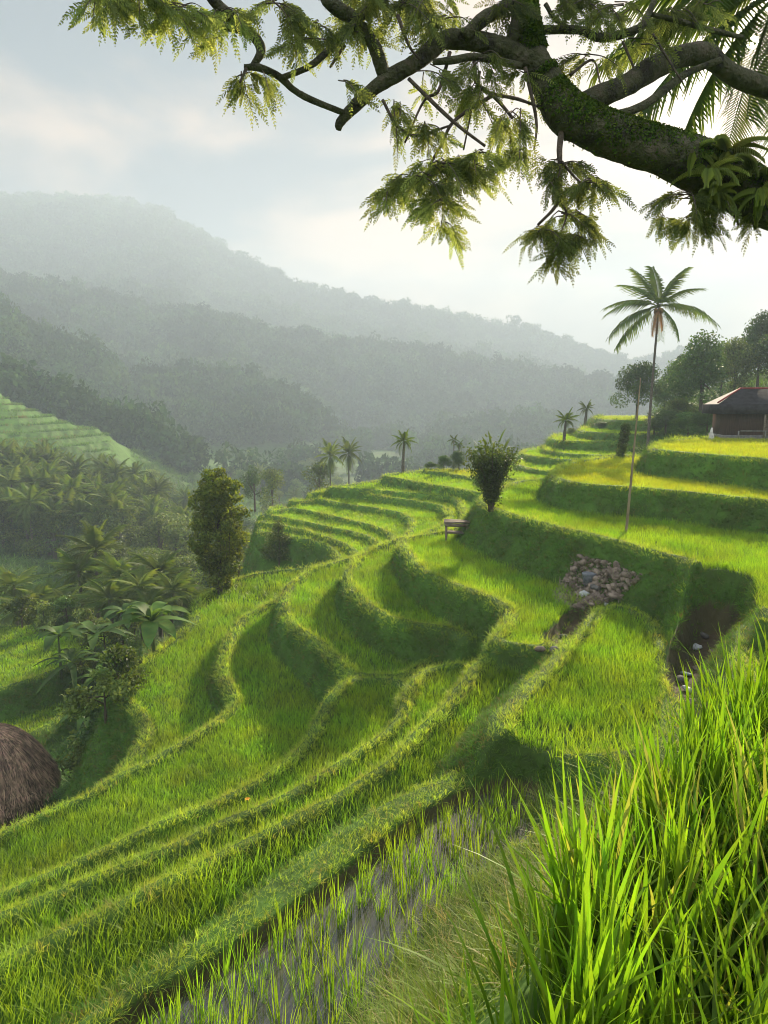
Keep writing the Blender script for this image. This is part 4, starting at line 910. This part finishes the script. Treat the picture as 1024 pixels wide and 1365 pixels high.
# ------------------------------------------------------------------ valley trees and palms on the left
VT = [tree_parts(9, 8, 2200, .42, seed=20+k, nblob=10) for k in range(5)]
def far_palm_mesh(seed, n=17):
    r = random.Random(seed); wh = MB()
    for (az, el, lf, dr) in rfronds(n+6, seed, 85, -55):
        V, Q, T, A = frond_mesh(3.3*lf, dr+.15, nl=24, w=.10, ll=.75, ragged=.35).data(); M = np.array((Matrix.Rotation(R(az), 3, 'Z') @ Matrix.Rotation(-R(el), 3, 'Y'))); wh.add(V @ M.T+np.array([0, 0, 8.]), Q, T, A)
    tk = MB(); lx = r.uniform(-.8, .8); tk.tube(spline([(-lx, 0, -3), (-lx*.3, 0, 3), (0, 0, 8)], 4), np.linspace(.2, .13, 9), 7)
    return tk.mesh('trunk', True), wh.mesh('crown')
VP = [far_palm_mesh(s) for s in range(50, 55)]
VP2 = [far_palm_mesh(s, 15) for s in range(60, 63)]
M_palmC = leaf_mat('weathered_palm_leaflet', (.05, .085, .022), (.13, .18, .045), trans=.4, var=.3, scale=.3, rough=.7, spec=.1)
# near cluster of young palms at the left
near = [(5,46,760),(45,44,778),(95,48,735),(120,50,700),(150,46,742),(178,44,760),(205,47,738),(222,44,765),(75,43,790),(135,42,775),(20,42,790),(190,42,790),(240,46,778)]
near_l = ['leftmost short palm at the edge of the low field','short palm with pale drooping fronds, second from the left','dark bushy palm behind the short palms','tallest dark palm of the cluster above the low field','upright palm right of the tallest dark one','short palm with pale fallen fronds in the middle of the cluster','palm with an erect dark spear leaf','palm with yellowing leaves near the column tree','low palm in front of the dark bushy palm','low spiky palm in the middle front of the cluster','low leafy palm in front of the leftmost one','low palm at the right front of the cluster','shaggy palm nearest the column tree']
for i, ((px, Y, pt), lab) in enumerate(zip(near, near_l)):
    b = at(px, Y); h = at_py(px, pt, Y)[2]-b[2]; s_ = max(.25, h/10.6); t = empty('coconut_palm', b, random.random()*6, lab, 'palm tree', 'palms clustered above the low field'); t.scale = (min(.95, .62+s_*.25),)*2+(min(s_, .75),); t.location[2] += max(0, s_-.75)*9
    src = VP[i % 5]; obj('trunk', src[0], M_palmbark, t); obj('crown', src[1], M_palm if i % 3 else M_palmC, t)
# mid-distance grove (palms and trees)
grp = 'palms in the grove on the valley side'; grt = 'leafy trees in the grove on the valley side'
r_ = random.Random(7); cnt = [0, 0]
for i in range(230):
    px = r_.uniform(-30, 330); Y = r_.uniform(78, 150)
    if px < 200: Y = 90+(Y-78)*.38
    b = at(px, Y); s_ = r_.uniform(.55, .9)
    if b[2] > -8 and px < 170: s_ *= .5
    if r_.random() < (.42 if px < 190 else .2):
        t = empty('coconut_palm', b, r_.random()*6, ('shaggy coconut palm in the hazy grove below the stepped grassy hill' if px < 170 else 'coconut palm in the hazy grove behind the tall column shaped tree'), 'palm tree', grp); t.scale = (s_*1.15, s_*1.15, s_*1.1); src = VP[i % 5]; obj('trunk', src[0], M_palmbark, t); obj('crown', src[1], M_palmC, t)
    else:
        t = empty('leafy_tree', b, r_.random()*6, ('dark green', 'bright green', 'dull green')[i % 3]+' leafy tree in the hazy grove '+('below the stepped grassy hill' if px < 170 else 'behind the tall column shaped tree'), 'tree', grt); s_ *= 1.0; t.scale = (s_*1.1, s_*1.1, s_); src = VT[i % 5]; obj('trunk', src[0], M_bark, t); obj('crown', src[1], [M_leafA, M_leafB, M_leafC][i % 3], t)
for i in range(42):
    px = r_.uniform(-30, 215); Y = r_.uniform(112, 127); b = at(px, Y); s_ = r_.uniform(.75, 1.05)
    t = empty('coconut_palm', b, r_.random()*6, 'hazy coconut palm in the row of palms at the foot of the stepped grassy hill', 'palm tree', grp); t.scale = (s_*.9, s_*.9, s_); src = VP[i % 5]; obj('trunk', src[0], M_palmbark, t); obj('crown', src[1], M_palmC, t)
for i in range(105):
    px = r_.uniform(95, 335); Y = r_.uniform(54, 80); b = at(px, Y); s_ = r_.uniform(.28, .55)
    t = empty('leafy_tree', b, r_.random()*6, ('dark green', 'bright green', 'dull green')[i % 3]+' low tree on the slope between the cluster palms and the hazy grove', 'tree', grt); t.scale = (s_*1.2, s_*1.2, s_)
    src = VT[i % 5]; obj('trunk', src[0], M_bark, t); obj('crown', src[1], [M_leafA, M_leafB, M_leafC][i % 3], t)
# valley floor trees
for i in range(90):
    px = r_.uniform(300, 640); Y = r_.uniform(95, 300); b = at(px, Y); s_ = r_.uniform(.5, .95)
    pal = r_.random() < .25
    t = empty('coconut_palm' if pal else 'valley_tree', b, r_.random()*6, ('distant palm' if pal else 'distant round tree')+' in the misty valley '+('near the column shaped tree' if px < 420 else 'behind the stepped rice fields'), 'palm tree' if pal else 'tree', 'palms in the misty valley' if pal else 'trees in the misty valley'); t.scale = (s_, s_, s_)
    src = VP[i % 5] if pal else VT[i % 5]; obj('trunk', src[0], M_palmbark if pal else M_bark, t); obj('crown', src[1], M_palmC if pal else M_leafA, t)
for (px, Y, pt, lab, pal) in ((440,85,600,'dark palm right of the misty clearing, left of two',True),(465,90,597,'dark palm with a bushy crown behind the rice steps',True),(425,88,612,'dark round tree behind the crest of the rice steps',False),(338,95,618,'slim dark tree right of the column tree',False),(362,92,622,'dark tree behind the small pale tree',False)):
    b = at(px, Y); tz = at_py(px, pt, Y)[2]; s_ = .62; b[2] = max(b[2], tz-10*s_)*1.0; t = empty('coconut_palm' if pal else 'valley_tree', b, px, lab, 'palm tree' if pal else 'tree'); t.scale = (s_*.9, s_*.9, s_*1.1)
    src = VP[px % 5] if pal else VT[px % 5]; obj('trunk', src[0], M_palmbark, t); obj('crown', src[1], M_palm if pal else M_leafA, t)

# wooded hills: countless trees
M_forest = leaf_mat('forest_leaf', (.028, .060, .016), (.055, .105, .030), trans=.12, var=.4, scale=.02, rough=1.0, spec=0.0)
def forest(name, r0, r1, n, size, label, mat, cond=None, seed=3):
    pr = np.random.default_rng(seed); a = pr.uniform(R(-36), R(36), n*3); r = np.sqrt(pr.uniform(r0*r0, r1*r1, n*3)); x = r*np.sin(a); y = r*np.cos(a); h, o = sample(x, y)
    m = np.ones(len(x), bool)
    if cond is not None: m = cond(x, y, h, r, 512+F*np.tan(a))
    # keep those whose tops can be seen
    px, py = proj(x, y, h+size); vis = np.ones(len(x), bool)
    x, y, h = x[m][:n], y[m][:n], h[m][:n]; k = len(x)
    vs = []
    for q in range(5):
        bl = []; rr = random.Random(q+seed*7)
        for _ in range(5): th = rr.random()*6.28; bl.append(((math.cos(th)*.3, math.sin(th)*.3, rr.uniform(.45, .85)), (.34, .34, .26)))
        vs.append(blob_leaves(bl, 230, .17, .4).data())
    s = size*(.45+1.15*pr.random(k)**1.7); 
    return scatter(name, vs, np.stack([x, y, h-.2*s], -1), np.stack([pr.normal(0, .08, k), pr.normal(0, .08, k), pr.uniform(0, 6.28, k)], -1), np.stack([s*.95, s*.95, s*pr.uniform(.8, 1.4, k)], -1), pr.integers(0, 5, k), mat, label, 'forest')
def c_near(x, y, h, r, px): return ~((px < 190) & (r < 250)) & ((h > -24) | (fbm(x/30, y/30, 2, 7) > .1)) & (np.hypot(x-(178-512)/F*390, y-390) > 0)
forest('forest', 225, 420, 8500, 8.5, 'dense wooded ridge behind the left grassy hill', M_forest, lambda x, y, h, r, px: ((h > -19) | (fbm(x/35, y/35, 2, 7) > .12)) & ~((abs(px-180) < 14) & (r > 330)), 3)
forest('forest', 420, 650, 10000, 10, 'long wooded hillside across the misty valley', M_forest, lambda x, y, h, r, px: (h > -22) | (fbm(x/60, y/60, 2, 7) > 0), 4)
forest('forest', 660, 1050, 15000, 13, 'hazy wooded slopes of the highest mountain', M_forest, lambda x, y, h, r, px: h > -10, 5)

# ------------------------------------------------------------------ undergrowth in the ravine
def banana(name, b, h, label, n=8, mat=None, wl=.22, ll=.9, cat='plant'):
    t = empty(name, b, random.random()*6, label, cat); st_ = MB(); st_.tube([(0, 0, -.2), (0, 0, h*.3), (.02, 0, h*.6)], [.07, .06, .03], 7); st_.build('stem', M_leafstem, t, smooth=True)
    lf = MB()
    for k in range(n):
        a = k*2.4+random.uniform(-.3, .3); L_ = ll*random.uniform(.7, 1.1); el = random.uniform(.3, 1.2); q = np.linspace(0, 1, 9)
        out = L_*q*math.cos(el)*(1+.3*q); up = h*.55+L_*(q*math.sin(el)-.65*q**2.2); w = wl*np.sin(np.clip(q*1.02, 0, 1)*math.pi)**.6+.006
        C0 = np.stack([np.cos(a)*out, np.sin(a)*out, up], -1); sd_ = np.array([-math.sin(a), math.cos(a), 0])
        V = np.concatenate([C0-sd_*w[:, None]+np.array([0, 0, .04]), C0-np.array([0, 0, .0]), C0+sd_*w[:, None]+np.array([0, 0, .04])]); 
        Q = [[s*9+i, (s+1)*9+i, (s+1)*9+i+1, s*9+i+1] for s in (0, 1) for i in range(8)]; lf.add(V, Q, a=random.random())
    lf.build('foliage', mat or M_big, t)
M_leafstem = rough_mat('green_stem', (.05, .08, .02), (.10, .13, .04), scale=8, stretch=(4, 4, 1)); M_big = leaf_mat('wide_leaf', (.05, .11, .02), (.12, .21, .05), trans=.45, var=.3, scale=1.5, rough=.6, spec=.2)
rv = [(82,905,1.9,'dark drooping large leafed plant beside the low field'),(100,935,1.7,'large grey green leafed plant below the drooping one'),(128,890,1.6,'tall leafy plant in the middle of the ravine'),(132,945,1.4,'wide leafed plant low against the field bank'),(170,860,1.7,'spiky leafed plant near the top of the ravine'),(150,915,1.3,'pale leafed plant beside the broad field corner'),(190,845,1.5,'bushy plant right of the spiky leafed plant'),(115,990,1.1,'low dark plant right of the thatched roof'),(205,870,1.0,'small grey green plant on the field edge')]
for i, (px, py, h, lab) in enumerate(rv):
    b = hit(px, py); banana('broad_leaf_plant', b, h*1.9, lab, 14, wl=.13 if i % 2 else .26, ll=1.7)
SB = [tree_parts(1.6, 1.8, 1500, .13, trunk_h=.05, seed=70+k, nblob=8, shell=.8) for k in range(4)]
sb = [(95,958,22.5,'tangled dark shrub in the ravine above the thatched roof'),(112,975,21.5,'green shrub beside the thatched roof'),(140,985,20,'shrub below the field corner'),(120,1010,19.5,'dry dull shrub on the ravine bank'),(75,1075,17.0,'yellow green weeds under the thatched eave'),(35,1090,16.5,'weedy shrub in front of the hut wall'),(8,1105,16.2,'lowest weedy shrub at the hut'),(140,870,31,'pale shrub at the edge of the low field'),(120,850,34,'yellow leafed shrub at the edge of the low field'),(165,880,28,'grey green shrub in the upper ravine'),(180,855,30,'dense shrub in the upper ravine'),(200,840,33,'shrub under the cluster palms'),(225,825,36,'shrub between the palms and the broad field'),(235,810,38,'highest shrub along the broad field edge'),(155,905,26,'leafy shrub halfway down the ravine'),(110,910,27,'bushy shrub with pale leaves in the ravine'),(60,845,40,'dark shrub left behind the low field'),(90,835,40,'dark shrub under the bushy palm'),(30,838,41,'dark shrub under the leftmost palms'),(150,830,41,'low dark shrub under the tallest palm'),(255,790,40,'dark shrub at the foot of the column tree')]
for i, (px, py, Y, lab) in enumerate(sb):
    b = at(px, Y) if Y < 26 else hit(px, py); place_tree('shrub', SB[i % 4], b, random.uniform(.7, .95)*(.45 if Y < 18 else 1)*(1+Y/90), random.random()*6, lab, 'shrub', (M_bark, [M_leafC, M_leafA, M_leafB, M_leafC][i % 4]))
# orange flower on the ridge
b = hit(331, 1092); t = empty('flower', b+np.array([0, 0, .05]), 0, 'single small orange flower on the grassy ridge', 'flower'); Mo = rough_mat('orange_petal', (.7, .22, .02), (.9, .4, .04), scale=8, bump=.1)
m = MB(); m.tube([(0, 0, -.1), (0, 0, .28)], .005, 5); m.build('stem', M_leafstem, t)
m = MB()
for k in range(6): a = k*1.047; m.add([(0, 0, .28), (math.cos(a-.35)*.03, math.sin(a-.35)*.03, .31), (math.cos(a)*.055, math.sin(a)*.055, .30), (math.cos(a+.35)*.03, math.sin(a+.35)*.03, .31)], [[0, 1, 2, 3]])
m.build('petals', Mo, t)

# ------------------------------------------------------------------ the overhanging tree
M_limb = rough_mat('mossy_limb_bark', (.032, .026, .020), (.11, .088, .065), scale=7, bump=1.0, c3=(.07, .07, .035)); M_twig = rough_mat('twig_bark', (.04, .03, .024), (.13, .095, .075), scale=12, bump=.5)
M_fine = leaf_mat('feathery_leaflet', (.085, .115, .030), (.22, .27, .07), trans=.7, var=.35, scale=1.5, rough=.5, tmul=(1.3, 1.2, .8))
M_moss = leaf_mat('moss', (.03, .06, .010), (.10, .15, .025), trans=.35, var=.4, scale=3, rough=.8, spec=.1)
def overhang():
    root_x = 6.2; gz = float(sample(np.array([root_x]), np.array([7.3]))[0][0])
    t = empty('overhanging_tree', (root_x, 7.3, gz), 0, 'large mossy limbed tree leaning over the view with drooping feathery leaves', 'tree'); o0 = np.array([root_x, 7.3, gz])
    def P3(px, py, Y): return at_py(px, py, Y)-o0
    def limb(pts, name, mat=M_limb, k=6, n=10, noise=.10):
        P_ = np.array([P3(p[0], p[1], p[2]) for p in pts]); rd = np.array([p[3]*mpp(p[2])*(.9 if p[3] < 20 else .8) for p in pts]); C_ = spline(P_, k); rr = np.interp(np.linspace(0, 1, len(C_)), np.linspace(0, 1, len(rd)), rd)
        m = MB(); m.tube(C_, rr, n, noise=noise); return m, C_, rr
    m, C_, rr = limb([(1330,560,7.3,60),(1330,420,7.3,52),(1200,330,7.2,46),(1110,295,7.1,42),(1024,268,7.0,37),(962,235,7.0,38),(912,213,6.95,36),(837,188,6.9,32),(785,168,6.85,32),(750,145,6.8,31),(732,115,6.8,24),(712,75,6.8,21),(702,30,6.8,20),(694,-15,6.8,19),(680,-90,6.8,16),(640,-190,6.7,12),(600,-260,6.6,7)], 'limb', n=18, noise=.10)
    tb = np.array([0, 0, -.4]); mt = MB(); mt.tube(spline([tb, np.array([.05, 0, 1.0]), C_[0]*.5, C_[0]], 5), np.linspace(.75, .46, 16), 16, noise=.12); mt.build('trunk', M_limb, t, smooth=True)
    m.build('main_limb', M_limb, t, smooth=True); MC, MR = C_, rr
    B = [
     [(720,82,6.8,17),(690,74,6.75,14),(662,60,6.7,13),(602,52,6.65,12),(577,65,6.6,11.5),(552,85,6.55,11),(512,108,6.5,10),(480,135,6.5,8.5),(455,161,6.5,7),(451,173,6.5,4)],
     [(772,150,6.85,18),(785,134,6.95,14),(832,115,7.1,15),(882,85,7.3,15),(937,72,7.5,14),(985,104,7.7,13),(1080,135,8,12)],
     [(790,150,6.8,7),(815,155,6.9,6),(862,138,7.0,6),(912,100,7.2,5),(960,80,7.3,4)],
     [(618,50,6.6,9),(645,25,6.6,9),(677,2,6.7,8),(690,-60,6.7,7),(730,-130,6.7,4)],
     [(577,83,6.5,4),(605,80,6.5,5),(637,76,6.6,5),(695,88,6.7,5)],
     [(690,20,6.8,8),(683,50,6.7,8),(670,60,6.7,7)],
     [(330,-210,6.1,5),(400,-120,6.1,8),(428,-45,6.2,11),(438,0,6.2,10),(470,25,6.3,9),(498,60,6.4,9),(512,100,6.5,9)],
     [(150,-160,5.7,4),(230,-90,5.7,7),(268,-35,5.8,9),(285,0,5.9,8),(310,25,6.0,8),(338,48,6.1,7),(348,68,6.1,6.5),(335,92,6.1,4)],
     [(190,-15,5.7,4),(217,0,5.8,3.5),(270,28,5.9,3.5),(330,44,6.0,3.5)],
     [(326,90,6.1,4),(345,90,6.1,5),(372,102,6.2,5),(392,120,6.3,4.5),(415,133,6.3,4.5),(457,150,6.45,4)],
     [(376,104,6.2,4),(415,87,6.25,4),(448,57,6.3,5),(475,30,6.3,5),(505,5,6.4,5),(530,-20,6.4,5)],
     [(722,40,6.8,6),(772,40,6.8,5),(802,50,6.85,6),(852,37,6.9,5),(872,2,7,4)],
     [(865,18,7,3),(905,28,7,3.5),(940,38,7.1,3.5),(990,50,7.2,3)],
     [(727,5,6.8,3),(745,30,6.8,2.5),(790,45,6.8,2)],
    ]
    for b_ in B: mm, _, _ = limb(b_, 'branch'); mm.build('branch', M_limb, t, smooth=True)
    TW = [[(545,105,6.5,3),(602,160,6.4,2.6),(647,195,6.4,2)],[(660,125,6.6,3),(607,160,6.5,2.6),(590,190,6.5,2.4),(572,222,6.5,2)],[(632,82,6.6,3),(637,112,6.6,3),(660,130,6.6,2.6),(684,158,6.6,2)],[(652,125,6.6,2.4),(690,132,6.7,2.2),(724,145,6.8,1.6)],[(510,133,6.4,2.4),(530,168,6.4,2.2),(557,181,6.4,2),(598,168,6.5,1.6)],
      [(750,165,6.8,5),(746,200,6.75,4),(747,235,6.7,3.2),(742,272,6.6,2.6),(717,300,6.6,2)],[(744,262,6.6,2),(755,285,6.6,1.6),(748,310,6.6,1.2)],[(748,215,6.7,2),(770,240,6.7,1.5),(790,255,6.7,1)],[(600,70,6.6,3),(585,120,6.5,2.4),(565,135,6.5,1.8),(540,190,6.4,1.3)],[(640,95,6.6,2),(632,130,6.6,1.8),(618,200,6.6,1.3)],
      [(940,255,6.9,5),(930,280,6.8,3),(915,290,6.8,2)],[(700,90,6.7,3),(715,160,6.7,2),(712,200,6.7,1.4)],[(870,45,6.9,2),(885,70,6.9,1.6),(910,110,6.9,1.2)],[(530,20,6.4,3),(545,60,6.4,2),(560,80,6.4,1.4)],[(330,88,6.1,2.5),(320,110,6.0,1.6)],[(460,60,6.3,2.5),(440,90,6.3,1.6)],[(830,55,6.9,2),(845,90,6.9,1.4)],[(975,275,6.9,3),(985,300,6.8,1.6)],[(760,100,6.8,2.5),(790,80,6.8,1.6),(800,110,6.7,1.2)]]
    for b_ in TW: mm, _, _ = limb(b_, 'twig', n=6); mm.build('twig', M_twig, t, smooth=True)
    # feathery foliage: drooping compound leaves in pixel-measured clusters
    CLU = [ # cx, cy, rx, ry, n, depth, spread
     ((135,8,34,26,85,5.8),(185,12,40,26,80,5.8),(240,25,45,26,80,5.85),(300,30,40,24,60,5.95),(290,60,20,12,14,5.95),(370,25,50,28,80,6.1),(420,45,40,20,40,6.2)),
     ((325,112,20,22,34,6.1),(348,108,14,18,18,6.1),(470,60,40,30,60,6.4),(455,120,18,20,14,6.4),(400,70,40,25,28,6.2)),
     ((530,30,50,34,90,6.5),(570,110,45,25,36,6.5),(600,40,50,30,60,6.6),(640,100,40,30,50,6.6),(560,10,50,20,70,6.6),(480,5,50,20,70,6.4)),
     ((530,175,26,40,34,6.4),(570,190,40,30,44,6.4),(600,235,55,26,150,6.4),(560,255,50,24,110,6.4),(525,265,22,16,30,6.4),(590,285,30,24,60,6.4),(592,315,16,20,26,6.4),(640,220,26,22,60,6.4)),
     ((640,150,30,40,60,6.6),(680,180,34,36,70,6.6),(690,215,20,20,24,6.6),(700,120,24,24,26,6.8)),
     ((755,232,40,22,60,6.6),(790,252,34,18,80,6.6),(730,255,18,20,26,6.6),(760,300,44,20,75,6.6),(770,330,36,20,65,6.6),(725,320,26,18,60,6.6),(745,345,16,16,26,6.6)),
     ((915,275,36,20,110,6.8),(930,300,30,14,60,6.8),(885,300,14,14,22,6.8),(965,275,14,12,20,6.9),(1010,290,16,14,34,6.9)),
     ((780,15,60,24,80,6.9),(830,25,50,24,55,6.9),(790,85,50,16,30,6.9),(850,70,40,20,30,7.0),(905,30,40,20,45,7.1),(940,15,40,16,30,7.2),(840,150,20,8,8,7.0)),
     ((745,10,30,20,40,6.8),(680,20,30,24,40,6.7),(985,215,30,20,20,7.3)),
    ]
    CLU.append(((600,-240,80,40,60,6.6),(660,-150,80,40,60,6.7),(520,-120,80,45,60,6.5),(330,-180,80,45,70,6.1),(200,-110,80,45,70,5.8),(420,-80,70,40,50,6.2),(740,-110,70,40,50,6.7),(850,-60,70,35,50,7.0)))
    for grp_ in CLU:
        mb = MB(); tw = MB()
        for (cx, cy_, rx, ry, n, Y) in grp_:
            n = int(n*.95); sub = None
            for k in range(n):
                if k % 9 == 0:
                    e0 = np.array([cx+random.gauss(0, .22)*rx, cy_-ry*random.uniform(.5, 1.0), Y+random.gauss(0, .08)]); a = random.random()*6.283; q = random.uniform(.55, 1.15)
                    e2 = np.array([cx+math.cos(a)*q*rx, cy_+math.sin(a)*q*ry*.85, Y+random.gauss(0, .28)]); e1 = (e0+e2)/2+np.array([0, -ry*.25, 0]); sub = spline([P3(*e0), P3(*e1), P3(*e2)], 6); sdir = (e2-e0)/max(rx, ry)
                    tw.tube(sub, np.linspace(.006, .002, len(sub)), 4, cap=False)
                q = random.uniform(.2, 1.0)*(len(sub)-1.001); i0 = int(q); p0 = sub[i0]*(1-q+i0)+sub[i0+1]*(q-i0); px = cx+sdir[0]*rx*1.2
                L_ = random.uniform(.12, .25); ox = (px-cx)/max(rx, 1); da = np.array([ox*.7+random.gauss(0, .45), random.gauss(0, .4), -random.uniform(.05, .95)]); da /= np.linalg.norm(da)
                np_ = 12; u = np.linspace(0, 1, 7); C_ = p0+np.outer(u*L_, da)+np.outer(u*u*L_*.3, np.array([0, 0, -1.]))
                # rachis
                w = np.cross(da, [0, 1, 0]); w = w/(np.linalg.norm(w)+1e-6); nrm = np.cross(w, da)
                V = np.concatenate([C_-w*.0012, C_+w*.0012]); mb.add(V, [[i, i+7, i+8, i+1] for i in range(6)], a=.1)
                uu = np.linspace(.12, 1, np_); PX = np.stack([np.interp(uu, u, C_[:, i]) for i in range(3)], -1); tg = C_[6]-C_[3]; tg /= np.linalg.norm(tg)
                ll = .034*np.sin(np.clip(uu*.85+.18, 0, 1)*math.pi)**.5*random.uniform(.8, 1.25)+.004
                for sgn in (-1, 1):
                    dd = w*sgn*.75+tg*.65+rng.normal(0, .16, (np_, 3))+np.array([0, 0, -.25]); dd /= np.linalg.norm(dd, axis=1)[:, None]
                    e = PX+dd*ll[:, None]; mid = PX+dd*(ll*.5)[:, None]; sdv = np.cross(dd, nrm+rng.normal(0, .3, (np_, 3))); sdv /= np.linalg.norm(sdv, axis=1)[:, None]+1e-9; hw = .0058
                    V = np.stack([PX, mid-sdv*hw, e, mid+sdv*hw], 1).reshape(-1, 3); mb.add(V, np.arange(np_*4).reshape(-1, 4), a=random.random())
        f_ = mb.build('foliage', M_fine, t)
        tw.build('twigs', M_twig, f_)
    # moss coat on the limb
    n = 26000; m = MB(); i = rng.integers(18, len(MC)-14, n); f = rng.random(n)[:, None]; P_ = MC[i]*(1-f)+MC[i+1]*f; th = rng.normal(0, .95, n); tg = MC[i+1]-MC[i]; tg /= np.linalg.norm(tg, axis=1)[:, None]
    up = np.array([0, 0, 1.])-tg*tg[:, 2:3]; up = up+np.array([0, -.25, 0]); up /= np.linalg.norm(up, axis=1)[:, None]; sd_ = np.cross(tg, up); d = up*np.cos(th)[:, None]+sd_*np.sin(th)[:, None]
    patch = fbm(P_[:, 0]*3, P_[:, 2]*3+P_[:, 1]*2, 3, 8) > -.22; cen = P_+d*(MR[i][:, None]*1.0+rng.uniform(-.012, .014, n)[:, None]); V, Q, A = leaves(cen[patch], d[patch], .032, .9, .6); m.add(V, Q, a=A); m.build('moss', M_moss, t)
    # ferns sitting on the limb
    for (px, py, Y, s) in ((945,232,6.7,.34),(1008,232,6.7,.36),(925,205,6.8,.26),(970,205,6.8,.34),(1015,255,6.6,.30),(950,260,6.62,.22)):
        mb = MB(); o_ = P3(px, py, Y)
        for k in range(12):
            V, Q, T, A = frond_mesh(s*random.uniform(.7, 1.2), .8, nl=16, ll=.5, w=.10).data(); M = np.array(Matrix.Rotation(random.random()*6.28, 3, 'Z') @ Matrix.Rotation(-R(random.uniform(-20, 60)), 3, 'Y')); mb.add(V @ M.T+o_, Q, T, A)
        mb.build('fern', M_fine, t)
overhang()

# palm whose crown hangs in at the upper right, behind the limb
gp = np.array([9.6, 15.0, 0.]); gp[2] = float(sample(gp[:1], gp[1:2])[0][0]); top = at_py(1040, -12, 13.6)
palm('coconut_palm', gp, top[2]-gp[2], 2.9, 'large palm with hanging fronds around the sun at the upper right', [(180,20,1.0,.7),(200,35,1.0,.7),(165,5,1.1,.5),(215,-5,1.1,.5),(190,-28,1.25,.3),(178,-45,1.1,.3),(225,-50,1.0,.25),(250,-65,1.0,.2),(280,-60,.9,.2),(300,-30,1,.4),(330,-55,.9,.3),(0,20,1,.6),(30,30,1,.6),(60,50,1,.5),(110,40,1,.6),(140,20,1,.6),(90,-40,.9,.3),(350,-20,1,.5),(270,70,.9,.3),(150,60,.9,.4)], lean=(top[0]-gp[0], top[1]-gp[1]), tr=.17, dry=0, coconuts=False)

# ------------------------------------------------------------------ haze
def haze():
    m, nt, N, L = new_mat('valley_haze'); out = N('ShaderNodeOutputMaterial'); pv = N('ShaderNodeVolumePrincipled')
    pv.inputs['Color'].default_value = (.50, .585, .70, 1); pv.inputs['Density'].default_value = .00115; pv.inputs['Anisotropy'].default_value = .15
    L(pv.outputs[0], out.inputs['Volume'])
    z0 = float(GH.min())-1.5; z1 = float(GH.max())+20; mb = MB(); mb.box((0, 1, (z0+z1)/2), (3100, 3104, z1-z0)); o = mb.build('haze', m); tag(o, 'pale blue morning haze filling the valley', 'haze', kind='stuff')
haze()
